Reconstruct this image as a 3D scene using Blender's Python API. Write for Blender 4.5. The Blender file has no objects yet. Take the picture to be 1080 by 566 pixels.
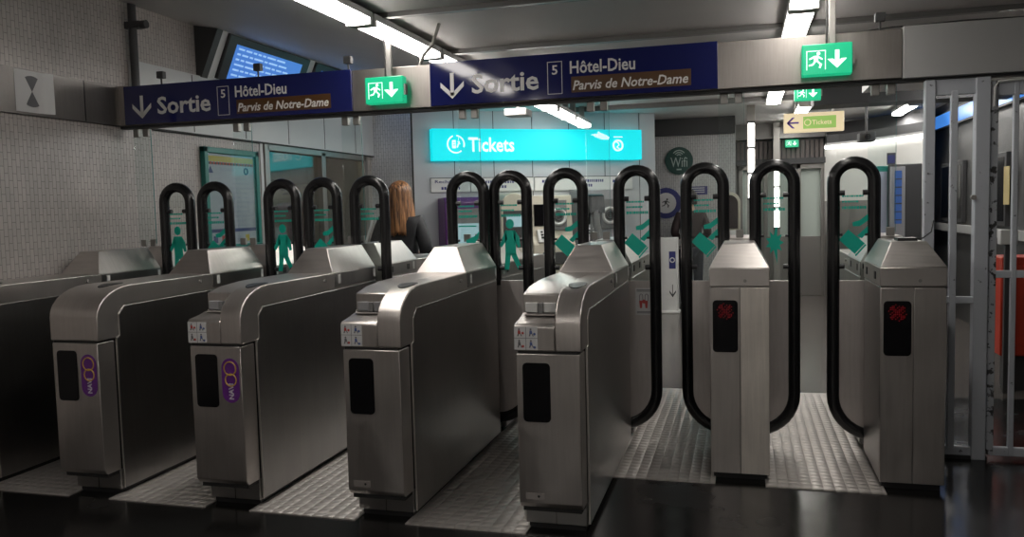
import bpy, bmesh, math, random
from mathutils import Matrix, Vector
random.seed(4)
PI = math.pi
S = bpy.context.scene
COL = S.collection

# ------------------------------------------------------------------ camera, world, exposure
cd = bpy.data.cameras.new('camera'); cam = bpy.data.objects.new('camera', cd); COL.objects.link(cam); S.camera = cam
F_PX, YAW, PITCH, ROLL = 869.8, 0.27317, 0.07183, -0.02544
fw = Vector((-math.sin(YAW)*math.cos(PITCH), math.cos(YAW)*math.cos(PITCH), -math.sin(PITCH)))
ri = Vector((math.cos(YAW), math.sin(YAW), 0)); up = ri.cross(fw)
r2 = math.cos(ROLL)*ri + math.sin(ROLL)*up; u2 = -math.sin(ROLL)*ri + math.cos(ROLL)*up
cm = Matrix((r2, u2, -fw)).transposed().to_4x4(); cm.translation = Vector((0, 0, 1.5)); cam.matrix_world = cm
cd.sensor_fit = 'HORIZONTAL'; cd.sensor_width = 36; cd.lens = F_PX/1080*36; cd.clip_start = .05

w = bpy.data.worlds.new('world'); S.world = w; w.use_nodes = True
w.node_tree.nodes['Background'].inputs[0].default_value = (.9, .95, 1, 1)
w.node_tree.nodes['Background'].inputs[1].default_value = .02
S.view_settings.view_transform = 'Standard'; S.view_settings.look = 'None'
S.view_settings.exposure = 0; S.view_settings.gamma = 1; S.view_settings.use_curve_mapping = False
S.cycles.use_denoising = True; S.cycles.max_bounces = 8; S.cycles.transparent_max_bounces = 16
S.cycles.sample_clamp_indirect = 4; S.cycles.caustics_reflective = False; S.cycles.caustics_refractive = False
LAMP = 16.5          # radiance of the strip lights' diffusers
LAMP_HALL = 23     # the ones over the ticket hall, stronger to brighten it
SIGN = .95

# ------------------------------------------------------------------ materials
MATS = {}
def nm(name):
    m = bpy.data.materials.new(name); m.use_nodes = True; n = m.node_tree.nodes
    return m, n, m.node_tree.links, n['Principled BSDF']
def plain(name, c, rough=.5, metal=0, var=.0, scale=6, bump=0, spec=.5):
    m, n, l, b = nm(name)
    b.inputs['Roughness'].default_value = rough; b.inputs['Metallic'].default_value = metal
    b.inputs['Specular IOR Level'].default_value = spec
    b.inputs['Base Color'].default_value = (*c, 1)
    if var or bump:
        t = n.new('ShaderNodeTexCoord'); z = n.new('ShaderNodeTexNoise'); z.inputs['Scale'].default_value = scale; z.inputs['Detail'].default_value = 5
        l.new(t.outputs['Object'], z.inputs['Vector'])
        if var:
            r = n.new('ShaderNodeMixRGB'); r.inputs[1].default_value = (*[x*(1-var) for x in c], 1); r.inputs[2].default_value = (*[min(1, x*(1+var)) for x in c], 1)
            l.new(z.outputs['Fac'], r.inputs[0]); l.new(r.outputs[0], b.inputs['Base Color'])
        if bump:
            q = n.new('ShaderNodeBump'); q.inputs['Strength'].default_value = bump; q.inputs['Distance'].default_value = .003
            l.new(z.outputs['Fac'], q.inputs['Height']); l.new(q.outputs[0], b.inputs['Normal'])
    MATS[name] = m; return m
def steel(name, c, rough, stretch=(2, 2, 60), metal=1.0, streak=.07, dr=.05):
    m, n, l, b = nm(name)
    t = n.new('ShaderNodeTexCoord'); mp = n.new('ShaderNodeMapping'); mp.inputs['Scale'].default_value = stretch
    z = n.new('ShaderNodeTexNoise'); z.inputs['Scale'].default_value = 3; z.inputs['Detail'].default_value = 6
    l.new(t.outputs['Object'], mp.inputs[0]); l.new(mp.outputs[0], z.inputs['Vector'])
    z2 = n.new('ShaderNodeTexNoise'); z2.inputs['Scale'].default_value = 5; z2.inputs['Detail'].default_value = 5; l.new(t.outputs['Object'], z2.inputs['Vector'])
    mx = n.new('ShaderNodeMath'); mx.operation = 'ADD'; l.new(z.outputs['Fac'], mx.inputs[0]); l.new(z2.outputs['Fac'], mx.inputs[1])
    r = n.new('ShaderNodeMapRange'); r.inputs[1].default_value = .7; r.inputs[2].default_value = 1.3; r.inputs[3].default_value = rough-dr; r.inputs[4].default_value = rough+dr
    l.new(mx.outputs[0], r.inputs[0]); l.new(r.outputs[0], b.inputs['Roughness'])
    rr = n.new('ShaderNodeMapRange'); rr.inputs[1].default_value = .7; rr.inputs[2].default_value = 1.3; l.new(mx.outputs[0], rr.inputs[0])
    cr = n.new('ShaderNodeMixRGB'); cr.inputs[1].default_value = (*[x*(1-streak*1.6) for x in c], 1); cr.inputs[2].default_value = (*[min(1, x*(1+streak)) for x in c], 1)
    l.new(rr.outputs[0], cr.inputs[0]); l.new(cr.outputs[0], b.inputs['Base Color'])
    b.inputs['Metallic'].default_value = metal
    MATS[name] = m; return m
def emit(name, c, s):
    m, n, l, b = nm(name)
    b.inputs['Base Color'].default_value = (*[x*.5 for x in c], 1); b.inputs['Emission Color'].default_value = (*c, 1); b.inputs['Emission Strength'].default_value = s
    b.inputs['Roughness'].default_value = .3
    MATS[name] = m; return m
def glassy(name, tint, refl=1.0):
    # thin clear sheet: reflection rises towards grazing angles, the same from both sides
    m, n, l, b = nm(name); n.remove(b); o = n['Material Output']
    lw = n.new('ShaderNodeLayerWeight'); lw.inputs['Blend'].default_value = .5
    pw = n.new('ShaderNodeMath'); pw.operation = 'POWER'; pw.inputs[1].default_value = 4.5; l.new(lw.outputs['Facing'], pw.inputs[0])
    ma = n.new('ShaderNodeMath'); ma.operation = 'MULTIPLY_ADD'; ma.inputs[1].default_value = .55*refl; ma.inputs[2].default_value = .03*refl; ma.use_clamp = True; l.new(pw.outputs[0], ma.inputs[0])
    t = n.new('ShaderNodeBsdfTransparent'); t.inputs[0].default_value = (*tint, 1)
    g = n.new('ShaderNodeBsdfGlossy'); g.inputs['Roughness'].default_value = .02
    x = n.new('ShaderNodeMixShader'); l.new(ma.outputs[0], x.inputs[0]); l.new(t.outputs[0], x.inputs[1]); l.new(g.outputs[0], x.inputs[2]); l.new(x.outputs[0], o.inputs[0])
    MATS[name] = m; return m
def tiles(name, c1, c2, mortar, axes, w=.088, h=.031, rough=.35):
    # narrow tiles standing upright; axes: which object coordinate runs along the wall
    m, n, l, b = nm(name)
    t = n.new('ShaderNodeTexCoord'); s = n.new('ShaderNodeSeparateXYZ'); c = n.new('ShaderNodeCombineXYZ')
    l.new(t.outputs['Object'], s.inputs[0]); l.new(s.outputs['Z'], c.inputs['X']); l.new(s.outputs[axes], c.inputs['Y'])
    k = n.new('ShaderNodeTexBrick'); k.inputs['Scale'].default_value = 1; k.inputs['Brick Width'].default_value = w; k.inputs['Row Height'].default_value = h
    k.inputs['Mortar Size'].default_value = .0022; k.inputs['Mortar Smooth'].default_value = .2; k.offset = .5
    k.inputs['Color1'].default_value = (*c1, 1); k.inputs['Color2'].default_value = (*c2, 1); k.inputs['Mortar'].default_value = (*mortar, 1)
    l.new(c.outputs[0], k.inputs['Vector'])
    z = n.new('ShaderNodeTexNoise'); z.inputs['Scale'].default_value = 1.7; z.inputs['Detail'].default_value = 6; l.new(t.outputs['Object'], z.inputs['Vector'])
    rr = n.new('ShaderNodeMapRange'); rr.inputs[1].default_value = .3; rr.inputs[2].default_value = .7; rr.inputs[3].default_value = .8; rr.inputs[4].default_value = 1.05
    l.new(z.outputs['Fac'], rr.inputs[0])
    mm = n.new('ShaderNodeMixRGB'); mm.blend_type = 'MULTIPLY'; mm.inputs[0].default_value = 1; l.new(k.outputs['Color'], mm.inputs[1]); l.new(rr.outputs[0], mm.inputs[2])
    l.new(mm.outputs[0], b.inputs['Base Color']); b.inputs['Roughness'].default_value = rough
    q = n.new('ShaderNodeBump'); q.inputs['Strength'].default_value = .5; q.inputs['Distance'].default_value = .004; q.invert = True
    l.new(k.outputs['Fac'], q.inputs['Height']); l.new(q.outputs[0], b.inputs['Normal'])
    MATS[name] = m; return m
def studs(name, c, rough):
    m, n, l, b = nm(name)
    t = n.new('ShaderNodeTexCoord'); s = n.new('ShaderNodeSeparateXYZ'); l.new(t.outputs['Object'], s.inputs[0])
    def mth(op, a, v=None, b_=None):
        q = n.new('ShaderNodeMath'); q.operation = op; l.new(a, q.inputs[0])
        if b_ is not None: l.new(b_, q.inputs[1])
        elif v is not None: q.inputs[1].default_value = v
        return q.outputs[0]
    sx = mth('SINE', mth('MULTIPLY', s.outputs['X'], 2*PI/.115)); sy = mth('SINE', mth('MULTIPLY', s.outputs['Y'], 2*PI/.115))
    p = mth('MULTIPLY', sx, b_=sy); ab = mth('ABSOLUTE', p); pw = mth('POWER', ab, .8)
    q = n.new('ShaderNodeBump'); q.inputs['Strength'].default_value = .8; q.inputs['Distance'].default_value = .008
    l.new(pw, q.inputs['Height']); l.new(q.outputs[0], b.inputs['Normal'])
    z = n.new('ShaderNodeTexNoise'); z.inputs['Scale'].default_value = 3; z.inputs['Detail'].default_value = 6; l.new(t.outputs['Object'], z.inputs['Vector'])
    r = n.new('ShaderNodeMixRGB'); r.inputs[1].default_value = (*[x*.75 for x in c], 1); r.inputs[2].default_value = (*[x*1.2 for x in c], 1); l.new(z.outputs['Fac'], r.inputs[0])
    l.new(r.outputs[0], b.inputs['Base Color']); b.inputs['Metallic'].default_value = .55; b.inputs['Roughness'].default_value = rough
    MATS[name] = m
def chipped(name, c, dark, rough=.45):
    m, n, l, b = nm(name)
    t = n.new('ShaderNodeTexCoord'); z = n.new('ShaderNodeTexNoise'); z.inputs['Scale'].default_value = 26; z.inputs['Detail'].default_value = 8; l.new(t.outputs['Object'], z.inputs['Vector'])
    r = n.new('ShaderNodeValToRGB'); r.color_ramp.elements[0].position = .28; r.color_ramp.elements[0].color = (*dark, 1); r.color_ramp.elements[1].position = .33; r.color_ramp.elements[1].color = (*c, 1)
    l.new(z.outputs['Fac'], r.inputs[0]); l.new(r.outputs[0], b.inputs['Base Color']); b.inputs['Roughness'].default_value = rough
    MATS[name] = m

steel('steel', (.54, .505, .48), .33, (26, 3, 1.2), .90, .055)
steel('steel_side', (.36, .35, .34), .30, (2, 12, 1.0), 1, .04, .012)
steel('steel_hump', (.60, .565, .54), .38, (2, 30, 2))
steel('steel_panel', (.55, .51, .49), .42, (20, 2, 1.5), .86, .07)
steel('steel_band', (.25, .235, .225), .40, (2, 30, 2), .95)
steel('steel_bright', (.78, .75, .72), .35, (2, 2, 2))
steel('steel_pale', (.82, .765, .70), .40, (26, 3, 1.2), .78, .09)
steel('steel_beam', (.34, .315, .295), .40, (30, 2, 2), .95)
plain('toe_black', (.012, .012, .013), .5)
plain('seam_dark', (.02, .02, .02), .6)
plain('rubber', (.010, .010, .011), .26, 0, .2, 30)
plain('black_glass', (.004, .004, .005), .16, spec=.3)
plain('black_plastic', (.02, .02, .022), .4)
plain('white_label', (.62, .62, .62), .4)
plain('label_red', (.45, .06, .05), .5)
plain('label_blue', (.08, .12, .3), .5)
plain('label_grey', (.14, .14, .15), .5)
plain('violet', (.13, .022, .22), .35, 0, .4, 30)
plain('ring_gold', (.55, .35, .06), .4)
plain('sticker_white', (.62, .58, .66), .4)
plain('green_film', (.0, .46, .34), .4)
plain('amber_plate', (.085, .036, .008), .45)
plain('sign_blue', (.010, .014, .095), .07)
plain('sign_text', (.72, .72, .72), .35)
plain('sign_text_amber', (.78, .77, .74), .35)
plain('grey_paint', (.36, .36, .355), .45, 0, .06, 3)
plain('fascia_grey', (.64, .655, .655), .4, .0, .08, 2)
plain('wall_panel', (.52, .54, .56), .32, 0, .06, 1.5)
plain('ceiling_paint', (.68, .66, .645), .55, 0, .12, 1.2)
plain('ceiling_metal', (.22, .215, .21), .35, .5, .15, 2)
plain('white_metal', (.7, .7, .68), .35)
plain('white_wall', (.72, .71, .68), .5, 0, .06, 2)
plain('dark_grey', (.05, .05, .052), .5)
plain('mid_grey', (.2, .2, .2), .45)
plain('pole_grey', (.33, .32, .30), .4, .5)
plain('cable', (.03, .03, .03), .6)
plain('teal_frame', (.01, .19, .16), .35)
plain('poster_paper', (.50, .52, .60), .15, 0, .05, 4)
plain('poster_yellow', (.55, .42, .05), .3)
plain('poster_navy', (.04, .06, .2), .3)
plain('poster_pale', (.38, .40, .50), .3)
plain('purple_case', (.10, .022, .15), .35)
plain('cream_case', (.58, .54, .44), .4)
plain('grey_case', (.30, .30, .31), .4)
def hair_mat():
    m, n, l, b = nm('hair_auburn'); t = n.new('ShaderNodeTexCoord'); mp = n.new('ShaderNodeMapping'); mp.inputs['Scale'].default_value = (70, 70, 3)
    z = n.new('ShaderNodeTexNoise'); z.inputs['Scale'].default_value = 1; z.inputs['Detail'].default_value = 4; l.new(t.outputs['Object'], mp.inputs[0]); l.new(mp.outputs[0], z.inputs['Vector'])
    r = n.new('ShaderNodeValToRGB'); r.color_ramp.elements[0].position = .38; r.color_ramp.elements[0].color = (.045, .018, .008, 1); r.color_ramp.elements[1].position = .66; r.color_ramp.elements[1].color = (.42, .20, .08, 1)
    l.new(z.outputs['Fac'], r.inputs[0]); l.new(r.outputs[0], b.inputs['Base Color']); b.inputs['Roughness'].default_value = .45
    q = n.new('ShaderNodeBump'); q.inputs['Strength'].default_value = .7; q.inputs['Distance'].default_value = .01; l.new(z.outputs['Fac'], q.inputs['Height']); l.new(q.outputs[0], b.inputs['Normal'])
    MATS['hair_auburn'] = m
hair_mat()
plain('hair_dark', (.015, .011, .009), .5)
plain('skin', (.5, .30, .21), .5)
plain('jacket_black', (.013, .014, .017), .65, 0, .4, 30, .3)
plain('coat_dark', (.022, .012, .012), .7, 0, .4, 30, .3)
plain('trousers', (.02, .022, .03), .8)
plain('shoe', (.02, .018, .016), .5)
plain('red_cabinet', (.55, .045, .018), .4, 0, .1, 8)
plain('wood_brown', (.20, .10, .05), .5, 0, .3, 6)
plain('box_tan', (.30, .19, .10), .6, 0, .2, 6)
plain('paper_yellow', (.5, .40, .18), .5)
plain('grille_brown', (.12, .10, .095), .45, 0, .3, 8)
plain('door_steel', (.30, .285, .27), .35, .6)
plain('wifi_green', (.012, .06, .05), .4)
plain('wifi_text', (.45, .55, .52), .5)
plain('counter_top', (.55, .57, .58), .12)
plain('navy', (.03, .035, .16), .4)
plain('hall_floor', (.10, .088, .08), .2, 0, .35, 2)
plain('arrow_violet', (.12, .05, .35), .4)
glassy('glass', (.94, .97, .96), 1.0)
glassy('glass_pane', (.95, .98, .975), .9)
glassy('glass_window', (.88, .92, .91), 2.2)
plain('glass_edge', (.02, .16, .16), .5)
tiles('tile_left', (.545, .50, .475), (.48, .445, .42), (.25, .235, .225), 'Y')
tiles('tile_front', (.58, .58, .575), (.52, .52, .515), (.22, .22, .22), 'X', .088, .031)
tiles('tile_dark', (.08, .08, .08), (.065, .065, .065), (.04, .04, .04), 'Y')
studs('stud_plate', (.62, .58, .55), .42)
chipped('gate_paint', (.46, .485, .525), (.12, .12, .13))
chipped('gate_paint_worn', (.40, .42, .45), (.03, .03, .03))
MATS['gate_paint_worn'].node_tree.nodes['Color Ramp'].color_ramp.elements[1].position = .45; MATS['gate_paint_worn'].node_tree.nodes['Color Ramp'].color_ramp.elements[0].position = .40
emit('lamp_white', (1, .945, .885), LAMP)
emit('lamp_hall', (1, .97, .92), LAMP_HALL)
emit('tickets_cyan', (.0, .72, .80), SIGN*1.0).node_tree.nodes['Principled BSDF'].inputs['Roughness'].default_value = .6
emit('tickets_white', (.75, 1, 1), SIGN*1.0)
emit('exit_green', (.008, .42, .20), 1.0)
emit('exit_white', (.75, 1, .9), 1.4)
emit('screen_blue', (.06, .20, .62), .85)
emit('screen_text', (.30, .50, .85), 1.0)
emit('screen_pale', (.35, .5, .55), .7)
emit('led_red', (.55, .006, .02), .38)
emit('sign_cream', (.80, .66, .42), .8)
emit('sign_green_soft', (.30, .50, .12), .8)
emit('blue_strip', (.06, .25, .75), .8)
emit('machine_blue', (.05, .12, .35), .35)
emit('lamp_cove', (1, .97, .92), 4.5)
emit('booth_lamp', (1, .74, .50), 14.0)

# floor: near black polished stone with scuffs
def floor_mat():
    m, n, l, b = nm('floor_black')
    t = n.new('ShaderNodeTexCoord'); z = n.new('ShaderNodeTexNoise'); z.inputs['Scale'].default_value = 1.6; z.inputs['Detail'].default_value = 8; l.new(t.outputs['Object'], z.inputs['Vector'])
    z2 = n.new('ShaderNodeTexNoise'); z2.inputs['Scale'].default_value = 90; z2.inputs['Detail'].default_value = 3; l.new(t.outputs['Object'], z2.inputs['Vector'])
    r = n.new('ShaderNodeMapRange'); r.inputs[1].default_value = .3; r.inputs[2].default_value = .7; r.inputs[3].default_value = .10; r.inputs[4].default_value = .34
    l.new(z.outputs['Fac'], r.inputs[0]); l.new(r.outputs[0], b.inputs['Roughness']); b.inputs['Specular IOR Level'].default_value = .28
    c = n.new('ShaderNodeMixRGB'); c.inputs[1].default_value = (.004, .004, .004, 1); c.inputs[2].default_value = (.014, .0135, .013, 1); l.new(z2.outputs['Fac'], c.inputs[0]); l.new(c.outputs[0], b.inputs['Base Color'])
    q = n.new('ShaderNodeBump'); q.inputs['Strength'].default_value = .12; q.inputs['Distance'].default_value = .002; l.new(z2.outputs['Fac'], q.inputs['Height']); l.new(q.outputs[0], b.inputs['Normal'])
    MATS['floor_black'] = m
floor_mat()

# ------------------------------------------------------------------ mesh helpers
_txt = {}
def text_shape(s, shear=0, bold=0):
    key = (s, shear, bold)
    if key not in _txt:
        cu = bpy.data.curves.new('t', 'FONT'); cu.body = s; cu.shear = shear; cu.offset = bold; cu.resolution_u = 2; cu.extrude = .02
        o = bpy.data.objects.new('t', cu); COL.objects.link(o); bpy.context.view_layer.update()
        me = bpy.data.meshes.new_from_object(o.evaluated_get(bpy.context.evaluated_depsgraph_get()))
        vs = [v.co.copy() for v in me.vertices]; fs = [tuple(p.vertices) for p in me.polygons]
        bpy.data.objects.remove(o); bpy.data.curves.remove(cu); bpy.data.meshes.remove(me)
        x0 = min(v.x for v in vs); x1 = max(v.x for v in vs); y0 = min(v.y for v in vs); y1 = max(v.y for v in vs)
        _txt[key] = ([((v.x-x0)/(x1-x0), (v.y-y0)/(y1-y0), v.z/.02) for v in vs], fs)
    return _txt[key]

class MB:
    def __init__(s, M=None): s.v = []; s.f = []; s.m = []; s.M = M or Matrix()
    def add(s, vs, fs, m=0):
        k = len(s.v); s.v += [tuple(s.M @ Vector(p)) for p in vs]
        for f in fs: s.f.append(tuple(i+k for i in f)); s.m.append(m)
        return s
    def box(s, x0, x1, y0, y1, z0, z1, m=0):
        return s.add([(x, y, z) for z in (z0, z1) for y in (y0, y1) for x in (x0, x1)],
                     [(0, 2, 3, 1), (4, 5, 7, 6), (0, 1, 5, 4), (2, 6, 7, 3), (0, 4, 6, 2), (1, 3, 7, 5)], m)
    def prism(s, poly, ax, a, b, m=0):
        n = len(poly)
        mk = {'x': lambda p, t: (t, p[0], p[1]), 'y': lambda p, t: (p[0], t, p[1]), 'z': lambda p, t: (p[0], p[1], t)}[ax]
        return s.add([mk(p, a) for p in poly]+[mk(p, b) for p in poly],
                     [tuple(range(n)), tuple(range(2*n-1, n-1, -1))]+[(i, (i+1) % n, n+(i+1) % n, n+i) for i in range(n)], m)
    def frustum(s, r0, z0, r1, z1, m=0):   # r = (x0,x1,y0,y1)
        q = lambda r, z: [(r[0], r[2], z), (r[1], r[2], z), (r[1], r[3], z), (r[0], r[3], z)]
        return s.add(q(r0, z0)+q(r1, z1), [(3, 2, 1, 0), (4, 5, 6, 7)]+[(i, (i+1) % 4, 4+(i+1) % 4, 4+i) for i in range(4)], m)
    def tube(s, pts, r, n=12, m=0, closed=False, flat=1.0):
        pts = [Vector(p) for p in pts]; N = len(pts); vs = []; prev = None
        for i, p in enumerate(pts):
            a = pts[(i-1) % N] if closed or i > 0 else p; b = pts[(i+1) % N] if closed or i < N-1 else p
            t = (b-a).normalized()
            if prev is None: prev = Vector((0, 1, 0)) if abs(t.y) < .9 else Vector((1, 0, 0))
            u = (prev-t*prev.dot(t)).normalized(); prev = u; v = t.cross(u)
            rr = r[i] if isinstance(r, (list, tuple)) else r
            vs += [p+u*math.cos(2*PI*k/n)*rr*flat+v*math.sin(2*PI*k/n)*rr for k in range(n)]
        fs = [(i*n+k, i*n+(k+1) % n, ((i+1) % N)*n+(k+1) % n, ((i+1) % N)*n+k) for i in range(N if closed else N-1) for k in range(n)]
        if not closed: fs += [tuple(range(n-1, -1, -1)), tuple((N-1)*n+k for k in range(n))]
        return s.add(vs, fs, m)
    def cyl(s, c, ax, r, h, n=20, m=0):
        d = {'x': (1, 0, 0), 'y': (0, 1, 0), 'z': (0, 0, 1)}[ax]; c = Vector(c); d = Vector(d)
        return s.tube([c-d*h/2, c+d*h/2], r, n, m)
    def ring(s, c, R, r, m=0, n=28, a0=0, a1=2*PI, sx=1, sz=1):   # ring in the xz plane
        full = a1-a0 > 6.28
        k = n if full else n+1
        return s.tube([(c[0]+sx*R*math.cos(a0+(a1-a0)*i/n), c[1], c[2]+sz*R*math.sin(a0+(a1-a0)*i/n)) for i in range(k)], r, 6, m, closed=full)
    def flat(s, poly, y, d, m=0): return s.prism(poly, 'y', y-d, y, m)   # thin plate in the xz plane facing -y
    def disc(s, cx, cz, R, y, d, m=0, n=24, sx=1): return s.flat([(cx+sx*R*math.cos(2*PI*i/n), cz+R*math.sin(2*PI*i/n)) for i in range(n)], y, d, m)
    def text(s, t, x0, x1, z0, z1, y, m=0, shear=0, bold=0, d=.002, rot=0):
        vs, fs = text_shape(t, shear, bold)
        if rot: P = [(x1-(v[1])*(x1-x0), y-d*(v[2]+1)/2, z0+v[0]*(z1-z0)) for v in vs]     # reads upwards
        else: P = [(x0+v[0]*(x1-x0), y-d*(v[2]+1)/2, z0+v[1]*(z1-z0)) for v in vs]
        return s.add(P, fs, m)
    def build(s, name, mats, parent=None, bevel=0, smooth=40, kind=None, label=None, loc=None, seg=2):
        me = bpy.data.meshes.new(name); me.from_pydata(s.v, [], s.f)
        if isinstance(mats, str): mats = [mats]
        for q in mats: me.materials.append(MATS[q])
        me.polygons.foreach_set('material_index', s.m)
        bm = bmesh.new(); bm.from_mesh(me); bmesh.ops.recalc_face_normals(bm, faces=bm.faces)
        if smooth:
            for f in bm.faces: f.smooth = True
            for e in bm.edges:
                if len(e.link_faces) == 2 and e.calc_face_angle(0) > math.radians(smooth): e.smooth = False
        bm.to_mesh(me); bm.free()
        o = bpy.data.objects.new(name, me); COL.objects.link(o)
        if parent: o.parent = parent
        if loc: o.location = loc
        if bevel:
            b = o.modifiers.new('bevel', 'BEVEL'); b.width = bevel; b.segments = seg; b.limit_method = 'ANGLE'; b.angle_limit = math.radians(35); b.harden_normals = False
        if kind: o['kind'] = kind
        if label: o['label'] = label
        return o
def tag(o, label, cat, group=None):
    o['label'] = label; o['category'] = cat
    if group: o['group'] = group
    return o
def thing(name, label, cat, loc=(0, 0, 0), rz=0, group=None):
    o = bpy.data.objects.new(name, None); COL.objects.link(o); o.location = loc; o.rotation_euler = (0, 0, rz); o.empty_display_size = .1
    return tag(o, label, cat, group)
def children(o): return list(o.children)
def copy_tree(o, parent=None):
    kids = children(o); c = o.copy(); COL.objects.link(c)
    if parent: c.parent = parent
    for k in kids: copy_tree(k, c)
    return c
def arc(cx, cz, r, a0, a1, n=10, rz=None):
    rz = r if rz is None else rz
    return [(cx+r*math.cos(math.radians(a0+(a1-a0)*i/n)), cz+rz*math.sin(math.radians(a0+(a1-a0)*i/n))) for i in range(n+1)]

# ------------------------------------------------------------------ the setting
XW, XR, YB, YF, ZC, ZW = -4.45, 2.6, -4.5, 14.0, 2.74, 3.14
SLOT = 5.2
MB().box(XW-2.4, XR+.2, YB, 6.8, -.2, 0).build('floor', 'floor_black', kind='structure', smooth=0)
MB().box(XW-2.4, XR+.2, 6.8, YF+.3, -.2, 0).build('floor_hall', 'hall_floor', kind='structure', smooth=0)
# ceiling: dropped flat part, sloping up to the wall on the left
MB().prism([(-2.44, ZC), (XR+.2, ZC), (XR+.2, ZC+.12), (-2.44, ZC+.12)], 'y', YB, YF+.3).build('ceiling', 'ceiling_paint', kind='structure', smooth=0)
MB().prism([(XW-.2, ZW+.01), (-2.44, ZC), (-2.44, ZC+.12), (XW-.2, ZW+.13)], 'y', YB, 9.6).build('ceiling_slope', 'ceiling_paint', kind='structure', smooth=0)
MB().prism([(XW-2.4, ZC), (-2.44, ZC), (-2.44, ZC+.5), (XW-2.4, ZC+.5)], 'y', 9.6, YF+.3).build('ceiling_hall', 'ceiling_paint', kind='structure', smooth=0)
for i, (y, h) in enumerate(((4.84, .03), (6.12, .035), (7.6, .06), (8.9, .06), (10.2, .06))):
    MB().box(-2.2, XR, y, y+.05, ZC-h, ZC).box(-2.2, XR, y+.06, y+.075, ZC-h*.6, ZC).build('ceiling_trim_%d' % (i+1), 'ceiling_metal', kind='structure', smooth=0)
# left wall with the booth window
wl = MB()
WY0, WY1, WZ0, WZ1 = 7.13, 9.3, .92, 2.17
wl.box(XW-.12, XW, YB, WY0, 0, ZW).box(XW-.12, XW, WY1, 9.5, 0, ZW).box(XW-.12, XW, WY0, WY1, 0, WZ0).box(XW-.12, XW, WY0, WY1, WZ1, ZW)
wl.build('wall_left', 'tile_left', kind='structure', smooth=0)
tb = MB().box(XW, XW+.03, YB, 5.16, 2.185, 2.475)
for y in (-2, 0, 2, 3.4, 4.82): tb.box(XW+.029, XW+.032, y, y+.008, 2.19, 2.47, 1)
tb.build('trim_1', ['steel_band', 'seam_dark'], kind='structure', smooth=0)
tf = MB().box(XW, XW+.04, 5.31, 9.5, 2.20, 2.69)
for y in (6.0, 6.75, 7.5, 8.25, 9.0): tf.box(XW+.039, XW+.042, y, y+.008, 2.21, 2.68, 1)
tf.box(XW, XW+.045, 5.31, 9.5, 2.188, 2.2, 1)
tf.build('trim_2', ['fascia_grey', 'seam_dark'], kind='structure', smooth=0)
tk = MB().prism([(XW, 2.69), (XW+.045, 2.69), (XW+.235, 3.12), (XW, 3.12)], 'y', 6.2, 9.5).prism([(XW, 2.69), (XW+.05, 2.68), (XW+.25, 3.11), (XW, 3.12)], 'y', 6.12, 6.2, 1)
tk.build('trim_3', ['fascia_grey', 'dark_grey'], kind='structure', smooth=0)
MB().box(XW, XW+.01, 7.02, WY0-.06, 0, 2.19).build('trim_4', 'fascia_grey', kind='structure', smooth=0)
wn = MB()
for (y0, y1, z0, z1) in ((WY0-.05, WY0+.03, WZ0-.05, WZ1+.02), (WY1-.04, WY1+.05, WZ0-.05, WZ1+.02), (8.2, 8.29, WZ0, WZ1), (WY0, WY1, WZ0-.06, WZ0+.02), (WY0, WY1, WZ1-.04, WZ1+.02)):
    wn.box(XW-.06, XW+.025, y0, y1, z0, z1)
win = wn.build('window_1', 'door_steel', kind='structure', bevel=.004)
MB().box(XW-.04, XW-.03, WY0, WY1, WZ0, WZ1).build('window_pane', 'glass_window', win, smooth=0)
# booth behind the window
MB().box(XW-2.3, XW-2.2, 6.7, 9.5, 0, 2.6).box(XW-2.3, XW-.12, 6.6, 6.7, 0, 2.6).box(XW-2.3, XW-.12, 9.5, 9.6, 0, 2.6).box(XW-2.3, XW-.12, 6.6, 9.6, 2.6, 2.7).build('wall_booth', 'mid_grey', kind='structure', smooth=0)
# tiled pier, ticket wall, far walls
tiles('tile_pier', (.80, .80, .79), (.74, .74, .73), (.36, .36, .36), 'X', .088, .031)  # same tile made paler, making up for weak light on the pier
MB().box(XW-.12, -3.895, 9.5, 9.9, 0, ZW).build('wall_pier', 'tile_pier', kind='structure', smooth=0)
TA = math.radians(34); TP = Vector((-3.884, 9.5, 0))
def on_ticket_wall(s, z=0, off=0): return TP+Vector((math.cos(TA)*s+math.sin(TA)*off, math.sin(TA)*s-math.cos(TA)*off, z))
tw = MB(Matrix.Translation(TP) @ Matrix.Rotation(TA, 4, 'Z'))
tw.box(-.02, 3.32, 0, .3, 0, 2.74).box(-.02, 0, -.004, 0, 0, 2.74, 1)
for k in (.515, 1.03, 1.55, 2.06, 2.57, 3.08): tw.box(k, k+.008, -.003, 0, 0, 2.74, 1)
tw.build('wall_tickets', ['wall_panel', 'seam_dark'], kind='structure', smooth=0)
MB().box(-2.2, -.09, 12.3, 12.5, 0, 2.6).build('wall_tiled', 'tile_front', kind='structure', smooth=0)
MB().box(-2.2, -.09, 12.22, 12.3, 2.50, ZC).build('trim_5', 'dark_grey', kind='structure', smooth=0)
MB().box(-.19, -.09, 12.5, YF, 0, ZC).build('wall_return', 'tile_dark', kind='structure', smooth=0)
MB().box(-.2, XR, YF, YF+.2, 0, ZC).build('wall_far', 'white_wall', kind='structure', smooth=0)
MB().box(XR, XR+.15, YB, YF, 0, ZC+.1).build('wall_right', 'tile_dark', kind='structure', smooth=0)
MB().box(XW-.2, XR+.2, YB-.2, YB, 0, ZW+.2).build('wall_behind', 'white_wall', kind='structure', smooth=0)
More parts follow.
